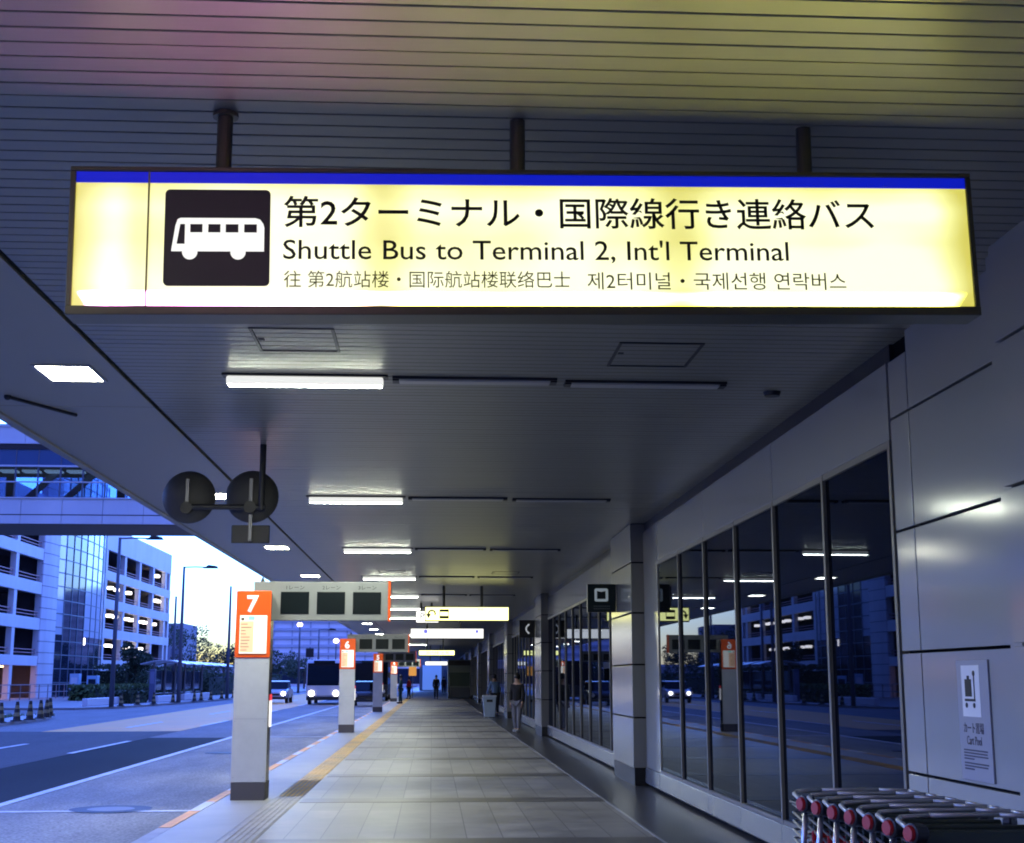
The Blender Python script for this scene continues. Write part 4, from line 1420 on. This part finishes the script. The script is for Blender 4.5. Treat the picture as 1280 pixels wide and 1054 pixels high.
def car(x, y, label, paint, lights=True, rot=0):
    t = thing('car', label, 'car', (x, y, RZ), rot)
    a_ = 0.86
    MB().prism([(0, .35), (0, .72), (0.15, .82), (1.05, .95), (4.0, .98), (4.35, .85), (4.35, .35)], 'x', -a_, a_).build('body', paint, t, bevel=0.07)
    MB().prism([(0.95, .94), (1.65, 1.42), (3.2, 1.46), (4.05, .97)], 'x', -a_ + .12, a_ - .12).build('cabin', M_glass, t, bevel=0.06)
    MB().prism([(1.6, 1.42), (1.7, 1.47), (3.15, 1.50), (3.3, 1.45)], 'x', -a_ + .13, a_ - .13).build('roof', paint, t, bevel=0.02)
    for s_ in (-1, 1):
        MB().rod((s_ * .62, -0.02, .66), (s_ * .62, .1, .66), 0.13, seg=16).build('headlight', M_carlight if lights else M_offtube, t)
        MB().box(s_ * (a_ + .08) - .09, s_ * (a_ + .08) + .09, 1.25, 1.35, .92, 1.05).build('wing_mirror', paint, t)
    MB().box(-a_ + .05, a_ - .05, -0.03, 0.1, .28, .45).build('bumper', M_black, t, bevel=0.02)
    MB().box(-0.35, 0.35, -0.012, 0.02, .52, .66).build('grille', M_black, t)
    wheels(t, (-a_ + .08, a_ - .08), (0.85, 3.5), 0.31)
    return t


car(-10.6, 95, 'oncoming white car with bright headlights in the middle lane', mat('car white', (0.5, 0.5, 0.54), rough=0.3))
car(-9.8, 150, 'distant white car far behind the oncoming bus', MATS['car white'], False)
car(-3.95, 84, 'black taxi waiting at the kerb behind the second pylon', mat('car black', (0.012, 0.012, 0.015), rough=0.2), False)
car(-4.3, 122, 'dark car with lit lamps beyond the parked coach', MATS['car black'], True)


# ============================================================ PEOPLE
def skin_mesh(name, joints, links, m_, parent, root=0, sub=1):
    me = bpy.data.meshes.new(name)
    me.from_pydata([j[:3] for j in joints], links, [])
    o = bpy.data.objects.new(name, me)
    COL.objects.link(o)
    md = o.modifiers.new('skin', 'SKIN')
    if not me.skin_vertices:
        bpy.context.view_layer.update()
    lay = me.skin_vertices[0].data if me.skin_vertices else None
    if lay is None:
        bm = bmesh.new()
        bm.from_mesh(me)
        bm.verts.layers.skin.verify()
        bm.to_mesh(me)
        bm.free()
        lay = me.skin_vertices[0].data
    for i, j in enumerate(joints):
        r_ = j[3]
        lay[i].radius = (r_, j[4] if len(j) > 4 else r_)
        lay[i].use_root = (i == root)
    md.use_smooth_shade = True
    sb_ = o.modifiers.new('sub', 'SUBSURF')
    sb_.levels = sb_.render_levels = sub
    me.materials.append(m_)
    bpy.context.view_layer.update()
    me2 = bpy.data.meshes.new_from_object(o.evaluated_get(bpy.context.evaluated_depsgraph_get()))
    bpy.data.objects.remove(o)
    for p_ in me2.polygons:
        p_.use_smooth = True
    me2.materials.clear()
    me2.materials.append(m_)
    o = bpy.data.objects.new(name, me2)
    COL.objects.link(o)
    o.parent = parent
    return o


def person(x, y, rz, h_, label, top, legs, stride=0.0, lean=0.0, arm_fwd=0.1, shoes=None, z=0.0):
    """faces +y in its own frame"""
    t = thing('person', label, 'person', (x, y, z), rz)
    k = h_ / 1.75

    def S(l):
        return [tuple(c * k for c in j) for j in l]
    s1, s2_ = stride, -stride
    ly = lean
    J = [(0, 0, .95, .14, .10), (0, ly * .4, 1.2, .14, .10), (0, ly * .8, 1.40, .15, .09), (0, ly, 1.50, .055, .055), (0, ly + .02, 1.57, .075, .085), (0, ly + .03, 1.66, .078, .095), (0, ly + .02, 1.73, .055, .065),
         (-.17, ly * .8, 1.40, .055), (-.23, ly * .6 + arm_fwd * .3, 1.13, .045), (-.22, ly * .6 + arm_fwd, .90, .036), (-.22, ly * .6 + arm_fwd * 1.15, .80, .03),
         (.17, ly * .8, 1.40, .055), (.23, ly * .6 - s1 * .4, 1.13, .045), (.22, ly * .6 - s1 * .5 + .05, .90, .036), (.22, ly * .6 - s1 * .5 + .08, .80, .03),
         (-.09, 0, .88, .095), (-.095, s1 * .55 + .02, .50, .065), (-.095, s1, .09, .045), (-.095, s1 + .14, .035, .035),
         (.09, 0, .88, .095), (.095, s2_ * .45 + .04, .50, .065), (.095, s2_, .09, .045), (.095, s2_ + .14, .035, .035)]
    J = S(J)
    Lk = [(0, 1), (1, 2), (2, 3), (3, 4), (4, 5), (5, 6), (2, 7), (7, 8), (8, 9), (9, 10), (2, 11), (11, 12), (12, 13), (13, 14), (0, 15), (15, 16), (16, 17), (17, 18), (0, 19), (19, 20), (20, 21), (21, 22)]
    bd = skin_mesh('body', J, Lk, M_skin, t)
    g_ = 1.18
    sel = [0, 1, 2, 7, 8, 9, 11, 12, 13]
    mp_ = {s_: i for i, s_ in enumerate(sel)}
    JJ = [(J[s_][0], J[s_][1], J[s_][2] - (0.10 * k if s_ == 0 else 0), J[s_][3] * g_ + .01, (J[s_][4] if len(J[s_]) > 4 else J[s_][3]) * g_ + .012) for s_ in sel]
    skin_mesh('jacket', JJ, [(mp_[a_], mp_[b_]) for a_, b_ in Lk if a_ in mp_ and b_ in mp_], top, t)
    sel = [0, 15, 16, 17, 19, 20, 21]
    mp_ = {s_: i for i, s_ in enumerate(sel)}
    JJ = [(J[s_][0], J[s_][1], J[s_][2], J[s_][3] * 1.12 + .008, (J[s_][4] if len(J[s_]) > 4 else J[s_][3]) * 1.12 + .01) for s_ in sel]
    skin_mesh('trousers', JJ, [(mp_[a_], mp_[b_]) for a_, b_ in Lk if a_ in mp_ and b_ in mp_], legs, t)
    for s_, f0 in ((-1, s1), (1, s2_)):
        MB().ball((s_ * .095 * k, (f0 + .06) * k, .05 * k), .14 * k, sc=(.38, 1.0, .36)).build('shoe', shoes or M_black, t, smooth=True)
    MB().ball((0, (ly + .005) * k, 1.665 * k), .112 * k, sc=(.86, 1.0, 1.02)).build('hair', M_hair, t, smooth=True)
    for s_, idx in ((-1, 10), (1, 14)):
        hd = MB()
        px_, py_, pz_ = J[idx][:3]
        for q in range(4):
            fx = px_
            hd.rod((fx, py_ + (-.025 + .017 * q) * k, pz_), (fx - s_ * .012 * k, py_ + (-.02 + .018 * q) * k, pz_ - (.085 - .008 * abs(q - 1.4)) * k), .009 * k, .007 * k, seg=6)
        hd.rod((px_, py_ + .03 * k, pz_ + .02 * k), (px_ - s_ * .01, py_ + .06 * k, pz_ - .03 * k), .010 * k, .008 * k, seg=6)
        hd.build('hand', M_skin, t)
    return t


C_black = mat('black cloth', (0.012, 0.012, 0.014), rough=0.9)
C_grey = mat('grey cloth', (0.16, 0.16, 0.18), rough=0.9)
C_blue = mat('blue cloth', (0.16, 0.26, 0.42), rough=0.9)
C_teal = mat('teal cloth', (0.03, 0.09, 0.11), rough=0.9)
C_red = mat('red cloth', (0.55, 0.03, 0.06), rough=0.8)
M_shoew = mat('pale shoe', (0.55, 0.55, 0.55), rough=0.7)
person(0.33, 108, 0, 1.78, 'person in black walking away down the middle of the walkway', C_black, C_black, stride=0.26)
person(1.2, 142, 0.2, 1.72, 'dark figure walking farther off beside the person in black', C_black, C_black, stride=0.2)
person(-1.95, 88, 1.4, 1.74, 'person in dark teal standing by the farthest pylon', C_teal, C_teal, stride=0.05)
person(-1.75, 108, 1.0, 1.65, 'person in a red coat waiting near the farthest pylon', C_red, C_black, stride=0.05)
pe = person(2.72, 60, 0.4, 1.72, 'person in a light blue shirt reading a white paper behind the bin', C_blue, C_black, stride=0.05, lean=0.12, arm_fwd=0.3)
pf = person(2.50, 41, 2.6, 1.68, 'person standing by the window glass in dark top and grey trousers', C_black, C_grey, stride=0.10, shoes=M_shoew)
pp = tag(MB().quad((2.42, 60.25, 1.0), (2.70, 60.35, 1.1), (2.70, 60.5, 1.36), (2.42, 60.4, 1.26)).prism([(2.42, 1.0), (2.70, 1.08), (2.70, 1.085), (2.42, 1.005)], 'y', 60.25, 60.4).build('paper_sheet', M_white), 'white paper held by the person in the light blue shirt', 'paper')

# blue bin
bn = thing('litter_bin', 'pale blue litter bin standing at the edge of the dark paving', 'bin', (2.30, 56, 0))
bb_ = MB()
b0 = [(-.24, -.22), (.24, -.22), (.24, .22), (-.24, .22)]
n_ = len(bb_.v)
bb_.v += [(a_ * .9, b_ * .9, 0.03) for a_, b_ in b0] + [(a_ * 1.08, b_ * 1.08, 0.82) for a_, b_ in b0]
bb_.f += [(0, 1, 2, 3), (4, 7, 6, 5), (0, 4, 5, 1), (1, 5, 6, 2), (2, 6, 7, 3), (3, 7, 4, 0)]
bb_.build('body', mat('bin blue', (0.30, 0.38, 0.50), rough=0.5), bn, bevel=0.02)
MB().box(-.28, .28, -.26, .26, .82, .88).build('lid', mat('bin lid', (0.42, 0.48, 0.58), rough=0.4), bn, bevel=0.015)
MB().box(-.12, .12, -.245, -.20, .62, .72).build('slot', M_black, bn)

# dark kiosk at the far right of the walkway
kk = thing('kiosk', 'dark boxy kiosk standing against the glass wall far along', 'kiosk', (2.1, 110, 0))
MB().box(-0.85, 1.0, 0, 3.5, 0, 3.0).build('body', mat('kiosk', (0.16, 0.19, 0.16), rough=0.5), kk, bevel=0.03)
MB().box(-0.7, 0.85, -0.03, 0.01, 0.95, 2.0).build('window', mat('kiosk glass', (0.05, 0.08, 0.06), rough=0.2), kk)
MB().box(-0.8, 0.95, -0.12, 0.0, 2.55, 2.9).build('header', M_black, kk)
MB().box(-0.85, -0.7, -0.05, 0.0, 0.05, 0.9).box(-0.62, 0.9, -0.03, 0.0, 0.08, 0.85).build('counter_front', mat('kiosk base', (0.10, 0.11, 0.12), rough=0.5), kk)
# hanging orange marker sign near the far stop
om_ = thing('stop_flag', 'small orange stop sign on a thin post near the red coat', 'sign', (-1.55, 112, 0))
MB().rod((0, 0, 0), (0, 0, 2.2), 0.03, seg=8).build('post', M_grey, om_)
MB().box(-0.3, 0.3, -0.04, -0.01, 1.75, 2.5).build('panel', emit('orange flag', (1.0, 0.45, 0.1), 0.6), om_, bevel=0.02)
